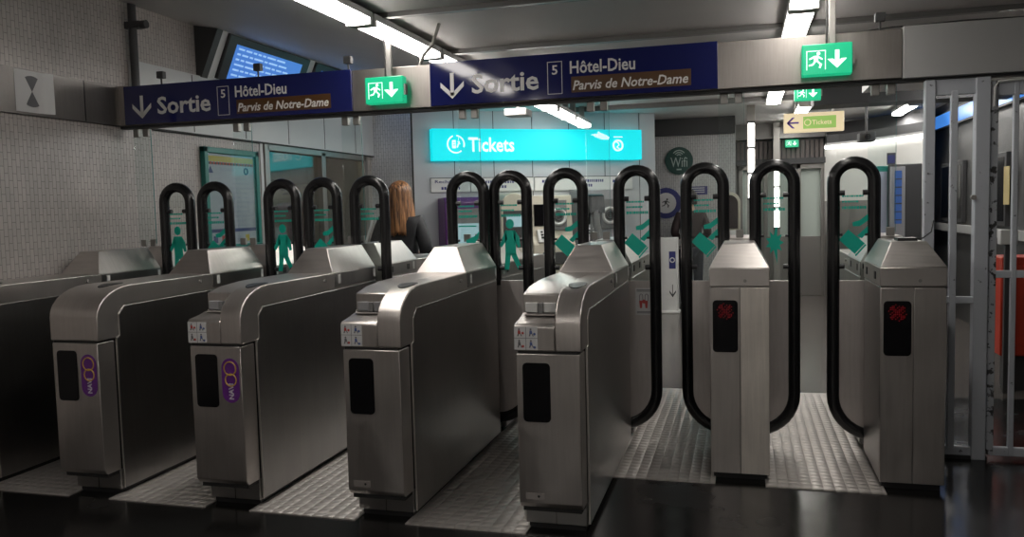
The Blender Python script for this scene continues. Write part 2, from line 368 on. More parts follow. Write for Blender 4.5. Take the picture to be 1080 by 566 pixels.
# slatted band over the doors at the far end
g = MB()
for i in range(22): g.box(-.08+i*.07, -.08+i*.07+.05, YF-.14, YF-.1, 2.19, 2.48)
g.box(-.09, 1.5, YF-.1, YF, 2.19, 2.48, 1).box(-.09, 1.5, YF-.16, YF, 2.10, 2.19, 1).box(-.09, 2.6, YF-.3, YF, 2.5, ZC, 2)
g.build('trim_6', ['grille_brown', 'dark_grey', 'ceiling_metal'], kind='structure', smooth=0)
for i, (x0, x1) in enumerate(((-.05, .78), (.84, 1.62))):
    d = MB().box(x0, x0+.06, YF-.1, YF-.02, 0, 2.1).box(x1-.06, x1, YF-.1, YF-.02, 0, 2.1).box(x0, x1, YF-.1, YF-.02, 2.02, 2.1).box(x0+.06, x1-.06, YF-.07, YF-.03, 0, .95).box((x0+x1)/2-.03, (x0+x1)/2+.03, YF-.09, YF-.02, 0, 2.1)
    dd = d.build('door_%d' % (i+1), 'door_steel', kind='structure', bevel=.004)
    MB().box(x0+.06, x1-.06, YF-.055, YF-.045, .95, 2.02).build('door_pane', 'glass', dd, smooth=0)
# bowed white soffit with a bright wall under it at the far right
bw = MB()
pts = [(1.25+.16*i, YF-.15-(i/8)**1.4*2.2) for i in range(8)]
for i in range(7):
    (xa, ya), (xb, yb) = pts[i], pts[i+1]
    bw.add([(xa, ya, 1.5), (xb, yb, 1.5), (xb, yb, 2.36), (xa, ya, 2.36), (xa, ya+.06, 1.5), (xb, yb+.06, 1.5), (xb, yb+.06, 2.36), (xa, ya+.06, 2.36)],
           [(0, 1, 2, 3), (5, 4, 7, 6), (3, 2, 6, 7), (1, 0, 4, 5), (0, 3, 7, 4), (2, 1, 5, 6)])
    bw.add([(xa, ya, 0), (xb, yb, 0), (xb, yb, 1.5), (xa, ya, 1.5), (xa, ya+.06, 0), (xb, yb+.06, 0), (xb, yb+.06, 1.5), (xa, ya+.06, 1.5)],
           [(0, 1, 2, 3), (5, 4, 7, 6), (3, 2, 6, 7), (1, 0, 4, 5), (0, 3, 7, 4), (2, 1, 5, 6)], 1)
    bw.add([(xa, ya-.35, 2.38), (xb, yb-.35, 2.38), (xb, yb-.35, 2.5), (xa, ya-.35, 2.5), (xa, ya+.06, 2.36), (xb, yb+.06, 2.36), (xb, yb+.06, 2.7), (xa, ya+.06, 2.7)],
           [(0, 1, 2, 3), (5, 4, 7, 6), (3, 2, 6, 7), (1, 0, 4, 5), (0, 3, 7, 4), (2, 1, 5, 6)], 2)
bw.build('wall_bowed', ['white_wall', 'door_steel', 'dark_grey'], kind='structure', smooth=0)
t = thing('cove_light', 'long curved white cove light along the bowed soffit', 'light', (0, 0, 0))  # added lamp, put in to brighten the bowed wall
q = MB(); q.tube([(x, y-.10, 2.33) for x, y in pts], .028, 8); q.build('tube', 'lamp_cove', t)
MB().tube([(x, y-.10, 2.37) for x, y in pts], .02, 6).build('housing', 'white_metal', t)
# shallow ceiling beams over the hall on the right, a pale duct above them
MB().box(.7, XR, 8.9, 9.3, 2.46, ZC).build('ceiling_beam', 'dark_grey', kind='structure', smooth=0)
MB().box(1.0, XR, 7.3, 7.75, 2.42, ZC-.01).build('ceiling_duct', 'white_metal', kind='structure', smooth=0)
# portal beam carrying the signs
bm_ = MB().box(XW, XW+.09, 5.16, 5.30, 2.185, 2.475).box(XW+.09, .875, 5.16, 5.30, 2.185, 2.46).box(.88, XR, 5.15, 5.31, 2.18, 2.47, 1).box(XW, XR, 5.19, 5.27, 2.165, 2.187, 2)
bm_.build('beam', ['steel_beam', 'grey_paint', 'dark_grey'], kind='structure', bevel=.003)
# studded steel plates in the passages
CX = [-4.27, -3.415, -2.555, -1.70, -.84, -.017, .833]
for i in range(6):
    a, b = CX[i]+.13, CX[i+1]-.13
    y0, y1 = (3.58, 6.76) if i < 4 else (4.46, 6.76)
    MB().box(a, b, y0, y1, 0, .006).build('floor_plate_%d' % (i+1), 'stud_plate', kind='structure', smooth=0)

# ------------------------------------------------------------------ strip lights
def strip_light(name, label, group, x, y0, y1, z, mat, wd=.17, hang=True):
    t = thing(name, label, 'light', (x, (y0+y1)/2, z), 0, group); L = (y1-y0)/2
    q = MB().box(-wd/2, wd/2, -L, L, .035, .075)
    q.box(-wd/2, wd/2, -L, -L+.03, -.005, .04).box(-wd/2, wd/2, L-.03, L, -.005, .04)
    q.build('housing', 'white_metal', t, bevel=.004)
    for k in (-.6, .6): MB().box(-.03, .03, L*k-.025, L*k+.025, .074, ZC-z).build('bracket', 'pole_grey', t)
    MB().prism([(-wd*.46, .04), (wd*.46, .04), (wd*.40, .008), (wd*.22, -.004), (-wd*.22, -.004), (-wd*.40, .008)], 'y', -L+.03, L-.03).build('diffuser', mat, t)
    return t
ZL = 2.64
def run(x, ys, mat, grp, labs, wd=.17):
    for (a, b), lb in zip(ys, labs): strip_light('strip_light', lb, grp, x, a, b, ZL, mat, wd)
run(-2.24, [(-3.6, -2.3), (-1.6, -.3), (.3, 1.6)], 'lamp_white', 'strip lights behind the viewer', ['strip light behind the viewer']*3)
run(-.95, [(-4.2, -2.9), (-2.7, -1.4)], 'lamp_white', 'strip lights behind the viewer', ['strip light behind the viewer']*2)  # extra unseen row, added to brighten the gate fronts
run(.36, [(-3.6, -2.3), (-1.2, .1), (2.1, 3.4)], 'lamp_white', 'strip lights behind the viewer', ['strip light behind the viewer']*3)
run(-2.24, [(2.3, 3.45), (3.47, 4.70), (4.73, 5.90), (5.93, 7.1)], 'lamp_white', 'strip lights over the passages',
    ['strip light out of frame, first of its row', 'strip light cut by the top edge above the blue signs', 'strip light before the green exit sign pole', 'strip light sinking behind the sign with the white glare'])
ZL = 2.50
run(-1.9, [(6.5, 7.4), (7.45, 8.4), (8.45, 9.35), (9.4, 10.35)], 'lamp_hall', 'strip lights over the ticket hall',
    ['strip light hidden by the second blue sign', 'hidden strip light above the ticket hall', 'strip light above the cyan sign, nearer of the two', 'strip light above the cyan sign, touching the far wall'])
ZL = 2.64
run(.36, [(4.1, 5.30), (5.36, 6.6), (7.3, 8.5), (9.0, 10.2)], 'lamp_white', 'strip lights over the exit passages',
    ['strip light cut by the top edge over the exit passages', 'strip light right above the steel beam beside the pole', 'strip light hidden behind the steel beam', 'strip light below the steel beam near the small exit sign'])
run(2.05, [(7.2, 8.4), (8.5, 9.7), (9.8, 11.0), (11.2, 12.4)], 'lamp_hall', 'strip lights behind the grey gate',
    ['strip light seen through the gate door', 'strip light between the two bars of the grey fence', 'strip light behind the left bar of the grey fence', 'farthest strip light behind the grey fence'], .15)
run(.75, [(10.6, 11.7), (12.2, 13.3)], 'lamp_hall', 'strip lights before the far doors', ['nearer strip light before the far doors', 'strip light closest to the far doors'])  # added lamps that brighten the otherwise dark far doors
# upright bright streaks near the far doors, taken for reflections, built as tubes
def upright_streak(lb, x, y, z0, z1, lean=0):
    t = thing('tube_light', lb, 'light', (x, y, 0), 0, 'upright tube lights')
    MB().box(-.05, .05, .02, .10, 0, ZC).build('column', 'pole_grey', t, bevel=.004)
    q = MB(); h = (z1-z0)/3
    for k in range(3): MB().box(-.036, .036, -.05, .01, z0+k*h+.012, z0+(k+1)*h-.012).build('tube', 'lamp_cove', t, bevel=.006)
    for k in range(4): MB().box(-.05, .05, -.053, .02, z0+k*h-.012, z0+k*h+.012).build('clamp', 'dark_grey', t)
upright_streak('upright white tube light left of the arched door leaf, hanging highest', .115, 11.0, 1.55, 2.52)
upright_streak('lower upright white tube light seen through the glass of a door leaf', .52, 13.5, 1.1, 2.06)

# ------------------------------------------------------------------ gate cabinets
ROT = Matrix.Rotation(PI, 4, 'Z')
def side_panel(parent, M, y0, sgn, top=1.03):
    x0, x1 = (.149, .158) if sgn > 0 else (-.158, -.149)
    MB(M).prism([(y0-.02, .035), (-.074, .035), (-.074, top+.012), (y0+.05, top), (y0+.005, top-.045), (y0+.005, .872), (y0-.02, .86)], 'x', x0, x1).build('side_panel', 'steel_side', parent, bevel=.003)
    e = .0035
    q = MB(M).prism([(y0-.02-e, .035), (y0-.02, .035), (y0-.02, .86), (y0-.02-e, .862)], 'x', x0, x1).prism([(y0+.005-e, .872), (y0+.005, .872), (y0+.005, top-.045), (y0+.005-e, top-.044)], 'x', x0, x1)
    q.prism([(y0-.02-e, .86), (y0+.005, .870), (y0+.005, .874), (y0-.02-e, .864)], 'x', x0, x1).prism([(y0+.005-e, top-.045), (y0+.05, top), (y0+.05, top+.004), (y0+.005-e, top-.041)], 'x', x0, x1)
    q.build('edge_strip', 'steel_bright', parent, smooth=0)  # edge highlight put into the colour as a strip of brighter steel
def pict_label(parent, M, xl, z0, y):
    q = MB(M).flat([(xl, z0), (xl+.108, z0), (xl+.108, z0+.105), (xl, z0+.105)], y, .002)
    q.flat([(xl+.053, z0), (xl+.055, z0), (xl+.055, z0+.105), (xl+.053, z0+.105)], y-.002, .0006, 3).flat([(xl, z0+.052), (xl+.108, z0+.052), (xl+.108, z0+.054), (xl, z0+.054)], y-.002, .0006, 3)
    for (ax, az, c, k) in ((.027, .080, 1, 0), (.081, .080, 2, 1), (.027, .028, 1, 2), (.081, .028, 2, 3)):
        X, Z = xl+ax, z0+az
        q.disc(X-.004, Z+.013, .0045, y-.002, .0008, 3, 10)
        q.flat([(X-.009, Z+.008), (X+.001, Z+.008), (X+.004, Z-.008), (X-.010, Z-.008)], y-.002, .0008, c if k != 2 else 3)
        q.flat([(X-.010, Z-.008), (X-.004, Z-.008), (X-.007, Z-.018), (X-.013, Z-.018)], y-.002, .0008, 3)
        q.flat([(X+.001, Z-.008), (X+.005, Z-.008), (X+.010, Z-.018), (X+.005, Z-.018)], y-.002, .0008, 3)
        q.disc(X+.013, Z-.004-.004*k, .006, y-.002, .0008, c, 10)
    q.build('pictogram_label', ['white_label', 'label_red', 'label_blue', 'label_grey'], parent, smooth=0, label='white label with four small red and blue pictograms')
def travel_sticker(parent, M, xc, z0, y):
    h, R = .226, .05
    pl = [(xc+p[0], z0+p[1]) for p in arc(0, h-R, R, 0, 180)+arc(0, R, R, 180, 360)]
    q = MB(M).flat(pl, y, .0015)
    for k in range(9):      # fine rays below the rings
        a = math.radians(200+17*k); q.tube([(xc+.02*math.cos(a), y-.0018, z0+.062+.02*math.sin(a)), (xc+.042*math.cos(a), y-.0018, z0+.062+.05*math.sin(a))], .0008, 4, 3)
    q.ring((xc, y-.002, z0+h-.052), .034, .0035, 1).ring((xc+.002, y-.002, z0+h-.110), .031, .0035, 1)
    q.disc(xc, z0+h-.052, .028, y-.0012, .001, 4)
    q.text('NAVI', xc-.012, xc+.016, z0+.018, z0+.098, y-.002, 2, 0, .03, .001, rot=1)
    q.build('round_sticker', ['violet', 'ring_gold', 'sticker_white', 'purple_case', 'violet'], parent, smooth=0, label='purple pill sticker with two gold rings and white lettering')
def reader_window(parent, M, x0, x1, z0, z1, y, cross):
    r = .020
    pl = arc(x1-r, z1-r, r, 0, 90, 4)+arc(x0+r, z1-r, r, 90, 180, 4)+arc(x0+r, z0+r, r, 180, 270, 4)+arc(x1-r, z0+r, r, 270, 360, 4)
    o = MB(M).flat(pl, y, .004).build('reader_window', 'black_glass', parent, smooth=0)
    if cross:
        q = MB(M); c = ((x0+x1)/2, z1-.060)
        for i in range(-5, 6):
            for j in range(-5, 6):
                d = math.hypot(i, j)
                if d > 5.2: continue
                if abs(abs(i)-abs(j)) <= 1 or (i+2*j) % 3 == 0:
                    X, Z = c[0]+i*.0082, c[1]+j*.0082
                    q.box(X-.0014, X+.0014, y-.0065, y-.0035, Z-.0014, Z+.0014)
        q.build('stop_light', 'led_red', o, smooth=0, label='red dotted cross')
    return o
def hump(parent, M, yb, yt, zb, zt, band, hw=.085):
    q = MB(M)
    q.box(-.1565, .1565, yb, -.072, zb-band, zb) if band else None
    q.frustum((-.1565, .1565, yb, -.072), zb, (-hw, hw, yt, -.10), zt)
    q.build('hump_cover', 'steel_hump', parent, bevel=.004)
def nose_half(parent, M, variant, bright=False):
    yF = -1.65
    prof = lambda: [(yF, .862)]+[(yF, .985)]+[(yF+.26-.26*math.cos(math.radians(a)), .985+.155*math.sin(math.radians(a))) for a in range(12, 91, 13)]+[(-.072, 1.14), (-.072, .862)]
    q = MB(M)
    if variant == 'full': q.prism(prof(), 'x', -.155, .155)
    else:
        q.prism(prof(), 'x', .035, .155)
        q.prism([(yF, .862), (yF, .972), (yF+.012, .985), (-1.56, .996), (-1.50, 1.010), (-1.475, 1.012), (-1.475, 1.102), (-1.36, 1.126), (-1.20, 1.138), (-1.1, 1.14), (-.072, 1.14), (-.072, .862)], 'x', -.155, .036)
        pass
    q.build('head', 'steel', parent, bevel=.006, seg=3)
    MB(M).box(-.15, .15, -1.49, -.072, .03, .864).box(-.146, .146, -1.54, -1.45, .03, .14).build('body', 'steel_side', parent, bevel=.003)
    MB(M).prism([(yF, .165), (yF+.02, .14), (-1.53, .14), (-1.53, .85), (yF, .85)], 'x', -.146, .146).build('front_panel', 'steel', parent, bevel=.004)
    q = MB(M).box(-.140, .140, -1.54, -1.45, .12, .87).box(-.139, .139, yF+.006, -1.46, .845, .866).box(-.136, .136, yF+.03, -1.45, .118, .142).box(-.001, .001, -1.543, -1.53, .03, .138)
    q.build('recess', 'seam_dark', parent, smooth=0)
    MB(M).box(-.135, .135, -1.52, -.072, 0, .032).build('plinth', 'toe_black', parent, smooth=0)
    for s in (1, -1): side_panel(parent, M, -1.50, s)
    reader_window(parent, M, -.117, .010, .54, .81, yF, False)
    if variant != 'full':
        for k, xx in enumerate((-.140, -.052)):
            MB(M).box(xx, xx+.06, -1.490, -1.473, 1.016, 1.062).build('slot_block', 'white_metal' if bright else 'grey_case', parent, bevel=.003)
        MB(M).box(-.078, -.054, -1.496, -1.473, 1.012, 1.060).build('ticket_slot', 'mid_grey', parent, bevel=.002)
        MB(M).box(-.13, .02, -1.535, -1.495, 1.008, 1.0125).build('ticket_tray', 'steel_panel', parent, smooth=0)
    # contactless target on the rounded nose, following its curve
    q = MB(M); n = 14; xc = .095 if variant != 'full' else .03
    ring = []
    for i in range(n):
        a = 2*PI*i/n; yy = -1.40+.085*math.cos(a); xx = xc+.042*math.sin(a)
        t = math.degrees(math.acos(max(-1, min(1, (yF+.26-yy)/.26))))
        zz = .985+.155*math.sin(math.radians(t)) if yy < yF+.26 else 1.14
        ring.append((xx, yy, zz))
    q.add([(p[0], p[1], p[2]+.003) for p in ring]+[(p[0], p[1], p[2]-.004) for p in ring], [tuple(range(n))]+[(i, (i+1) % n, n+(i+1) % n, n+i) for i in range(n)])
    q.build('card_reader', 'black_plastic', parent, smooth=0)
    hump(parent, M, -.68, -.585, 1.138, 1.287, 0, .074)
    # lower band of the hump with its lock and a pale vertical lens
    for s in (1, -1):
        MB(M).box(s*.1545-.002, s*.1545+.004, -.66, -.074, 1.052, 1.136).build('hump_band', 'steel_side', parent, bevel=.002)
        
        if M is ROT:
            for y in (-.5, -.2): MB(M).box(s*.158-.003, s*.158+.003, y-.02, y+.02, 1.075, 1.115).build('sensor_eye', 'black_plastic', parent, smooth=0)
        MB(M).cyl((s*.157, -.78, 1.10), 'x', .011, .012, 14).build('lock', 'pole_grey', parent)
        for ya, yb in ((-.615, -.585), (-.11, -.085)): MB(M).box(s*.158-.003, s*.158+.003, ya, yb, 1.07, 1.125).build('side_lens', 'white_metal', parent, bevel=.002)
def stub_half(parent, M, front, pale=False):
    yF = -.65
    MB(M).box(-.150, .150, yF+.004, -.072, .035, 1.056).build('body', 'steel_side', parent, bevel=.003)
    MB(M).box(-.14, .14, yF+.03, -.072, 0, .036).build('plinth', 'toe_black', parent, smooth=0)
    for s in (1, -1): MB(M).box(s*.150-.003, s*.150+.003, yF+.02, -.074, .05, 1.05).build('side_panel', 'steel_side', parent, bevel=.002)
    MB(M).box(-.153, .0015, yF-.004, yF+.01, .038, 1.05).build('front_panel', 'steel', parent, bevel=.002)
    MB(M).box(.0055, .153, yF-.004, yF+.01, .038, 1.05).build('front_panel', 'steel_pale' if pale else 'steel', parent, bevel=.002)
    MB(M).cyl((.03, yF-.006, 1.088), 'y', .009, .012, 14).build('lock', 'pole_grey', parent)
    reader_window(parent, M, -.139, -.008, .702, .984, yF-.004, front)
    hump(parent, M, yF-.004, -.52, 1.155, 1.28, .098)
    for x in (-.09, .06): MB(M).box(x-.012, x+.012, yF-.008, yF, 1.09, 1.125).build('sensor_eye', 'black_plastic', parent, smooth=0)if not front else None
    for s in (1, -1):
        for y in (-.5, -.2): MB(M).box(s*.158-.003, s*.158+.002, y-.02, y+.02, 1.085, 1.125).build('sensor_eye', 'black_plastic', parent, smooth=0)
def leaf(parent, s, kind, poster=False, sh=0, yo=0):
    r = .036; xo, xi, R = .315, .093, .111; zt = 1.61
    P = [(.065, .111)]+[(.085+.23*math.sin(math.radians(a)), .341-.23*math.cos(math.radians(a))) for a in range(0, 91, 10)]+[(xo, z) for z in (.6, .9, 1.2, 1.45)]
    P += [(xi+R+R*math.cos(math.radians(a)), zt+R*math.sin(math.radians(a))) for a in range(0, 181, 12)]+[(xi, z) for z in (1.45, 1.3, 1.15, 1.0)]
    fr = MB().tube([(s*x, 0, z) for x, z in P], r, 14).build('door_leaf', 'rubber', parent)
    lo = [(.05, 1.03), (.05, .111)]+[(.085+.23*math.sin(math.radians(a)), .341-.23*math.cos(math.radians(a))) for a in range(0, 91, 10)]+[(xo, 1.03)]
    MB().prism([(s*x, z) for x, z in lo], 'y', -.011, .011).build('kick_panel', 'steel_panel', fr, bevel=.002)
    hi = [(xi, 1.032), (xo, 1.032), (xo, zt)]+[(xi+R+R*math.cos(math.radians(a)), zt+R*math.sin(math.radians(a))) for a in range(12, 169, 12)]+[(xi, zt)]
    MB().prism([(s*x, z) for x, z in hi], 'y', -.004, .004).build('glass_panel', 'glass', fr, smooth=0)
    for x, d in ((xi+r, 1), (xo-r, -1)):
        for z in (1.545, 1.30, 1.115):
            k = .016 if z != 1.30 else .008
            MB().tube([(s*(x-.004*d), 0, z), (s*(x+(.026 if z != 1.3 else .014)*d), 0, z)], k, 8).build('glass_clip', 'black_plastic', fr)
    if kind:
        c = s*(xi+xo)/2; y = -.0045; q = MB()
        rnd = random.Random(int(c*1000)+ord(kind[0]))
        lt = MB()
        for z, wd, hh in ((1.520, .110, .011), (1.488, .090, .011), (1.450, .125, .017)):
            x = c-.064
            while x < c-.064+wd:
                wl_ = rnd.choice((.007, .011, .014)); lt.flat([(x, z), (x+wl_, z), (x+wl_, z+hh), (x, z+hh)], y, .0005); x += wl_+.003
        lt.build('green_lettering', 'green_film', fr, smooth=0)
        q.M = Matrix.Translation((c, 0, 1.265)) @ Matrix.Diagonal((1.12, 1, 1.12 if kind != 'figure' else 1.28, 1)) @ Matrix.Translation((-c, 0, -1.21))
        if kind == 'ticket':
            def dia(cx, cz, a, b): return [(cx-a, cz), (cx, cz-b), (cx+a, cz), (cx, cz+b)]
            q.flat([(c-.072, 1.215), (c+.006, 1.140), (c+.055, 1.195), (c-.026, 1.268)], y, .0005)
            q.flat([(c+.006, 1.134), (c+.012, 1.128), (c+.062, 1.186), (c+.057, 1.192)], y, .0005)
            q.flat([(c-.004, 1.285), (c+.03, 1.285), (c+.074, 1.318), (c+.074, 1.352), (c+.028, 1.316), (c-.006, 1.306)], y, .0005)
            q.flat([(c+.016, 1.235), (c+.040, 1.222), (c+.078, 1.262), (c+.074, 1.292)], y, .0005)
        elif kind == 'figure':
            q.disc(c-.005, 1.318, .025, y, .0005, 0, 16)
            q.flat([(c-.036, 1.285), (c+.026, 1.285), (c+.030, 1.16), (c-.036, 1.16)], y, .0005)
            q.flat([(c-.034, 1.286), (c-.022, 1.24), (c-.060, 1.196), (c-.070, 1.212)], y, .0005)
            q.flat([(c+.024, 1.286), (c+.050, 1.250), (c+.056, 1.200), (c+.040, 1.196), (c+.016, 1.245)], y, .0005)
            q.flat([(c-.036, 1.165), (c-.002, 1.165), (c-.016, 1.082), (c-.044, 1.082)], y, .0005)
            q.flat([(c-.006, 1.165), (c+.030, 1.165), (c+.064, 1.090), (c+.042, 1.080)], y, .0005)
        elif kind == 'hand':
            q.flat([(c-.045, 1.13), (c+.045, 1.12), (c+.062, 1.155), (c+.01, 1.175), (c-.05, 1.155)], y, .0005)
            q.flat([(c-.01, 1.215), (c+.02, 1.20), (c+.06, 1.255), (c+.07, 1.30), (c+.045, 1.27), (c-.015, 1.245)], y, .0005)
            q.flat([(c-.06, 1.33), (c+.05, 1.33), (c+.05, 1.322), (c-.06, 1.322)], y, .0005)
        elif kind == 'splat':
            pl = []
            for i in range(18):
                a = 2*PI*i/18; rr = .060 if i % 2 == 0 else .034
                if i in (4, 14): rr = .1
                pl.append((c+.8*rr*math.cos(a), 1.205+rr*1.15*math.sin(a)))
            q.flat(pl, y, .0005)
        q.build('green_pictogram', 'green_film', fr, smooth=0, label='green film picture and lines on the glass')
    if poster:
        q = MB(); x0, x1, z0, z1 = s*.19, s*.295, .815, .985; y = -.0115
        q.flat([(x0, z0), (x1, z0), (x1, z1), (x0, z1)], y, .001)
        xc = (x0+x1)/2
        for k in (-1, 1):
            X = xc+k*.017
            q.tube([(X-.010, y-.0018, .905), (X-.010, y-.0018, .935), (X-.007, y-.0018, .944), (X, y-.0018, .948), (X+.007, y-.0018, .944), (X+.010, y-.0018, .935), (X+.010, y-.0018, .905)], .0022, 5, 2)
            q.flat([(X-.013, .905), (X+.008, .905), (X+.004, .858), (X-.008, .858)], y-.001, .0008, 1)
        q.disc(xc, .90, .013, y-.001, .001, 1, 12)
        for z in (.972, .963, .834, .826): q.flat([(x0+.008, z), (x1-.012, z), (x1-.012, z+.004), (x0+.008, z+.004)], y-.001, .0006, 2)
        q.build('warning_notice', ['white_label', 'label_red', 'label_grey'], fr, smooth=0, label='white warning notice with a red figure between two black door leaves')
    fr.location = (s*sh, yo, 0)
    return fr
GATES = 'ticket gate cabinets'
def cabinet(i, label, front, back, left, right, lab=False, sticker=False, poster=False, shl=(0, 0), shr=(0, 0)):
    t = thing('ticket_gate', label, 'ticket gate', (CX[i], SLOT, 0), 0, GATES); I = Matrix()
    (nose_half(t, I, front, i == 4) if front in ('full', 'shelf') else stub_half(t, I, True, i == 5))
    (nose_half(t, ROT, back) if back in ('full', 'shelf') else stub_half(t, ROT, False))
    MB().box(-.12, .12, -.075, .075, 0, .06).build('core', 'seam_dark', t, smooth=0)
    if lab: pict_label(t, I, -.152, .868, -1.65)
    if sticker: travel_sticker(t, I, .082, .566, -1.65)
    if i in (3, 4):
        q = MB().flat([(-.115, .182), (-.03, .182), (-.03, .212), (-.115, .212)], -1.65, .001); q.disc(-.055, .197, .006, -1.651, .0006, 1, 12)
        q.build('rating_plate', ['steel_panel', 'seam_dark'], t, smooth=0)
    if left: leaf(t, -1, left, False, *shl)
    if right: leaf(t, 1, right, poster, *shr)
    return t
cabinet(0, 'steel ticket gate against the tiled wall, its front cut off by the frame', 'full', 'full', None, 'figure', shr=(.065, 0))
cabinet(1, 'steel ticket gate with a full-width rounded nose and a purple sticker', 'full', 'full', 'ticket', 'figure', sticker=True, shl=(.058, 0), shr=(.08, 0))
cabinet(2, 'steel ticket gate with both a pictogram label and a purple sticker', 'shelf', 'shelf', 'ticket', 'clear' and None or 'x', lab=True, sticker=True, shl=(.055, 0), shr=(-.108, 0))
cabinet(3, 'steel ticket gate with a pictogram label but no sticker, farther one', 'shelf', 'shelf', 'hand', 'figure', lab=True, shl=(-.165, -.032), shr=(.03, .032))
cabinet(4, 'steel ticket gate nearest the viewer, a warning notice on its door leaf', 'shelf', 'shelf', 'ticket', 'ticket', lab=True, poster=True, shl=(.045, 0))
cabinet(5, 'narrow steel exit gate with a red cross and arched leaves on both sides', 'stub', 'full', 'ticket', 'splat')
g7 = cabinet(6, 'narrow steel exit gate with a red cross beside the grey fence', 'stub', 'full', 'ticket', None)
MB().box(-.04, .055, -.45, -.33, 1.279, 1.296).tube([(.055, -.38, 1.285), (.10, -.35, 1.29), (.15, -.30, 1.32), (.17, -.25, 1.38)], .004, 6).build('scanner', 'black_plastic', g7, bevel=.003)

# fixed panes standing on the cabinets, clamped under the beam
for i, c in enumerate(CX):
    lbs = ['over the gate beside the tiled wall', 'over the gate with the rounded nose', 'over the gate with label and sticker', 'over the gate left of the nearest one', 'over the gate nearest the viewer', 'over the exit gate with two leaves', 'over the exit gate beside the fence']
    t = thing('glass_pane', 'clear glass pane hanging '+lbs[i], 'glass panel', (c, SLOT+.055, 0), 0, 'glass panes above the gates')
    MB().box(-.12, .03, -.004, .004, 1.31, 2.166).build('pane', 'glass_pane', t, smooth=0)
    MB().box(.03, .0312, -.004, .004, 1.31, 2.166).build('pane_edge', 'glass_edge', t, smooth=0)
    for x in (-.085, .0):
        MB().box(x-.022, x+.022, -.022, .022, 2.105, 2.166).build('clamp', 'pole_grey', t, bevel=.004)
    for xa in (-.10, -.02): MB().box(xa, xa+.045, -.012, .012, 1.29, 1.34).build('foot_clamp', 'pole_grey', t, bevel=.003)

# ------------------------------------------------------------------ signs on the beam
def direction_sign(label, x0):
    t = thing('direction_sign', label, 'sign', (x0, 5.158, 2.186), 0, 'blue exit direction signs'); W, H = 1.829, .278
    MB().box(0, W, -.022, 0, 0, H).build('board', 'sign_blue', t, bevel=.002)
    y = -.022
    q = MB(); ax, a0, a1 = .153, .040, .205; hw = .0125
    q.flat([(ax-hw, a0+.02), (ax+hw, a0+.02), (ax+hw, a1), (ax-hw, a1)], y, .0015)
    for s in (-1, 1): q.flat([(ax, a0), (ax+s*.080, a0+.075), (ax+s*.080, a0+.108), (ax, a0+.036)], y, .0015)
    q.build('arrow', 'sign_text', t, smooth=0)
    MB().text('Sortie', .287, .732, .062, .188, y, 0, 0, .02).build('exit_word', 'sign_text', t, smooth=0)
    q = MB()
    for (a, b, c, d) in ((.789, .884, .225, .229), (.789, .884, .027, .031), (.789, .793, .027, .229), (.880, .884, .027, .229)): q.flat([(a, c), (b, c), (b, d), (a, d)], y, .001)
    q.text('5', .819, .855, .148, .206, y, 0, 0, .015)
    q.build('exit_number', 'sign_text', t, smooth=0)
    MB().text('Hôtel-Dieu', .934, 1.340, .146, .224, y, 0, 0, .016).build('place_name', 'sign_text', t, smooth=0)
    p = MB().flat([(.941, .030), (1.674, .030), (1.674, .128), (.941, .128)], y, .001).build('amber_plate', 'amber_plate', t, smooth=0)
    MB().text('Parvis de Notre-Dame', .950, 1.657, .044, .103, y-.001, 0, .25, .016).build('place_name', 'sign_text_amber', p, smooth=0)
direction_sign('blue exit sign board on the beam next to the tiled wall', XW+.09)
direction_sign('blue exit sign board with a lamp glare, between the green exit signs', -1.965)

def running_man(q, X, Z, k, y, m):
    q.disc(X+.012*k, Z+.034*k, .009*k, y, .001, m, 12)
    q.flat([(X-.012*k, Z+.022*k), (X+.012*k, Z+.024*k), (X+.010*k, Z-.004*k), (X-.010*k, Z-.006*k)], y, .001, m)
    q.flat([(X+.010*k, Z+.022*k), (X+.034*k, Z+.006*k), (X+.030*k, Z+.000*k), (X+.008*k, Z+.014*k)], y, .001, m)
    q.flat([(X-.010*k, Z+.022*k), (X-.034*k, Z+.010*k), (X-.032*k, Z+.003*k), (X-.008*k, Z+.012*k)], y, .001, m)
    q.flat([(X+.000*k, Z-.004*k), (X+.010*k, Z-.004*k), (X+.030*k, Z-.022*k), (X+.022*k, Z-.042*k), (X+.014*k, Z-.040*k), (X+.018*k, Z-.022*k)], y, .001, m)
    q.flat([(X-.010*k, Z-.005*k), (X+.002*k, Z-.005*k), (X-.014*k, Z-.026*k), (X-.036*k, Z-.030*k), (X-.036*k, Z-.022*k), (X-.018*k, Z-.018*k)], y, .001, m)
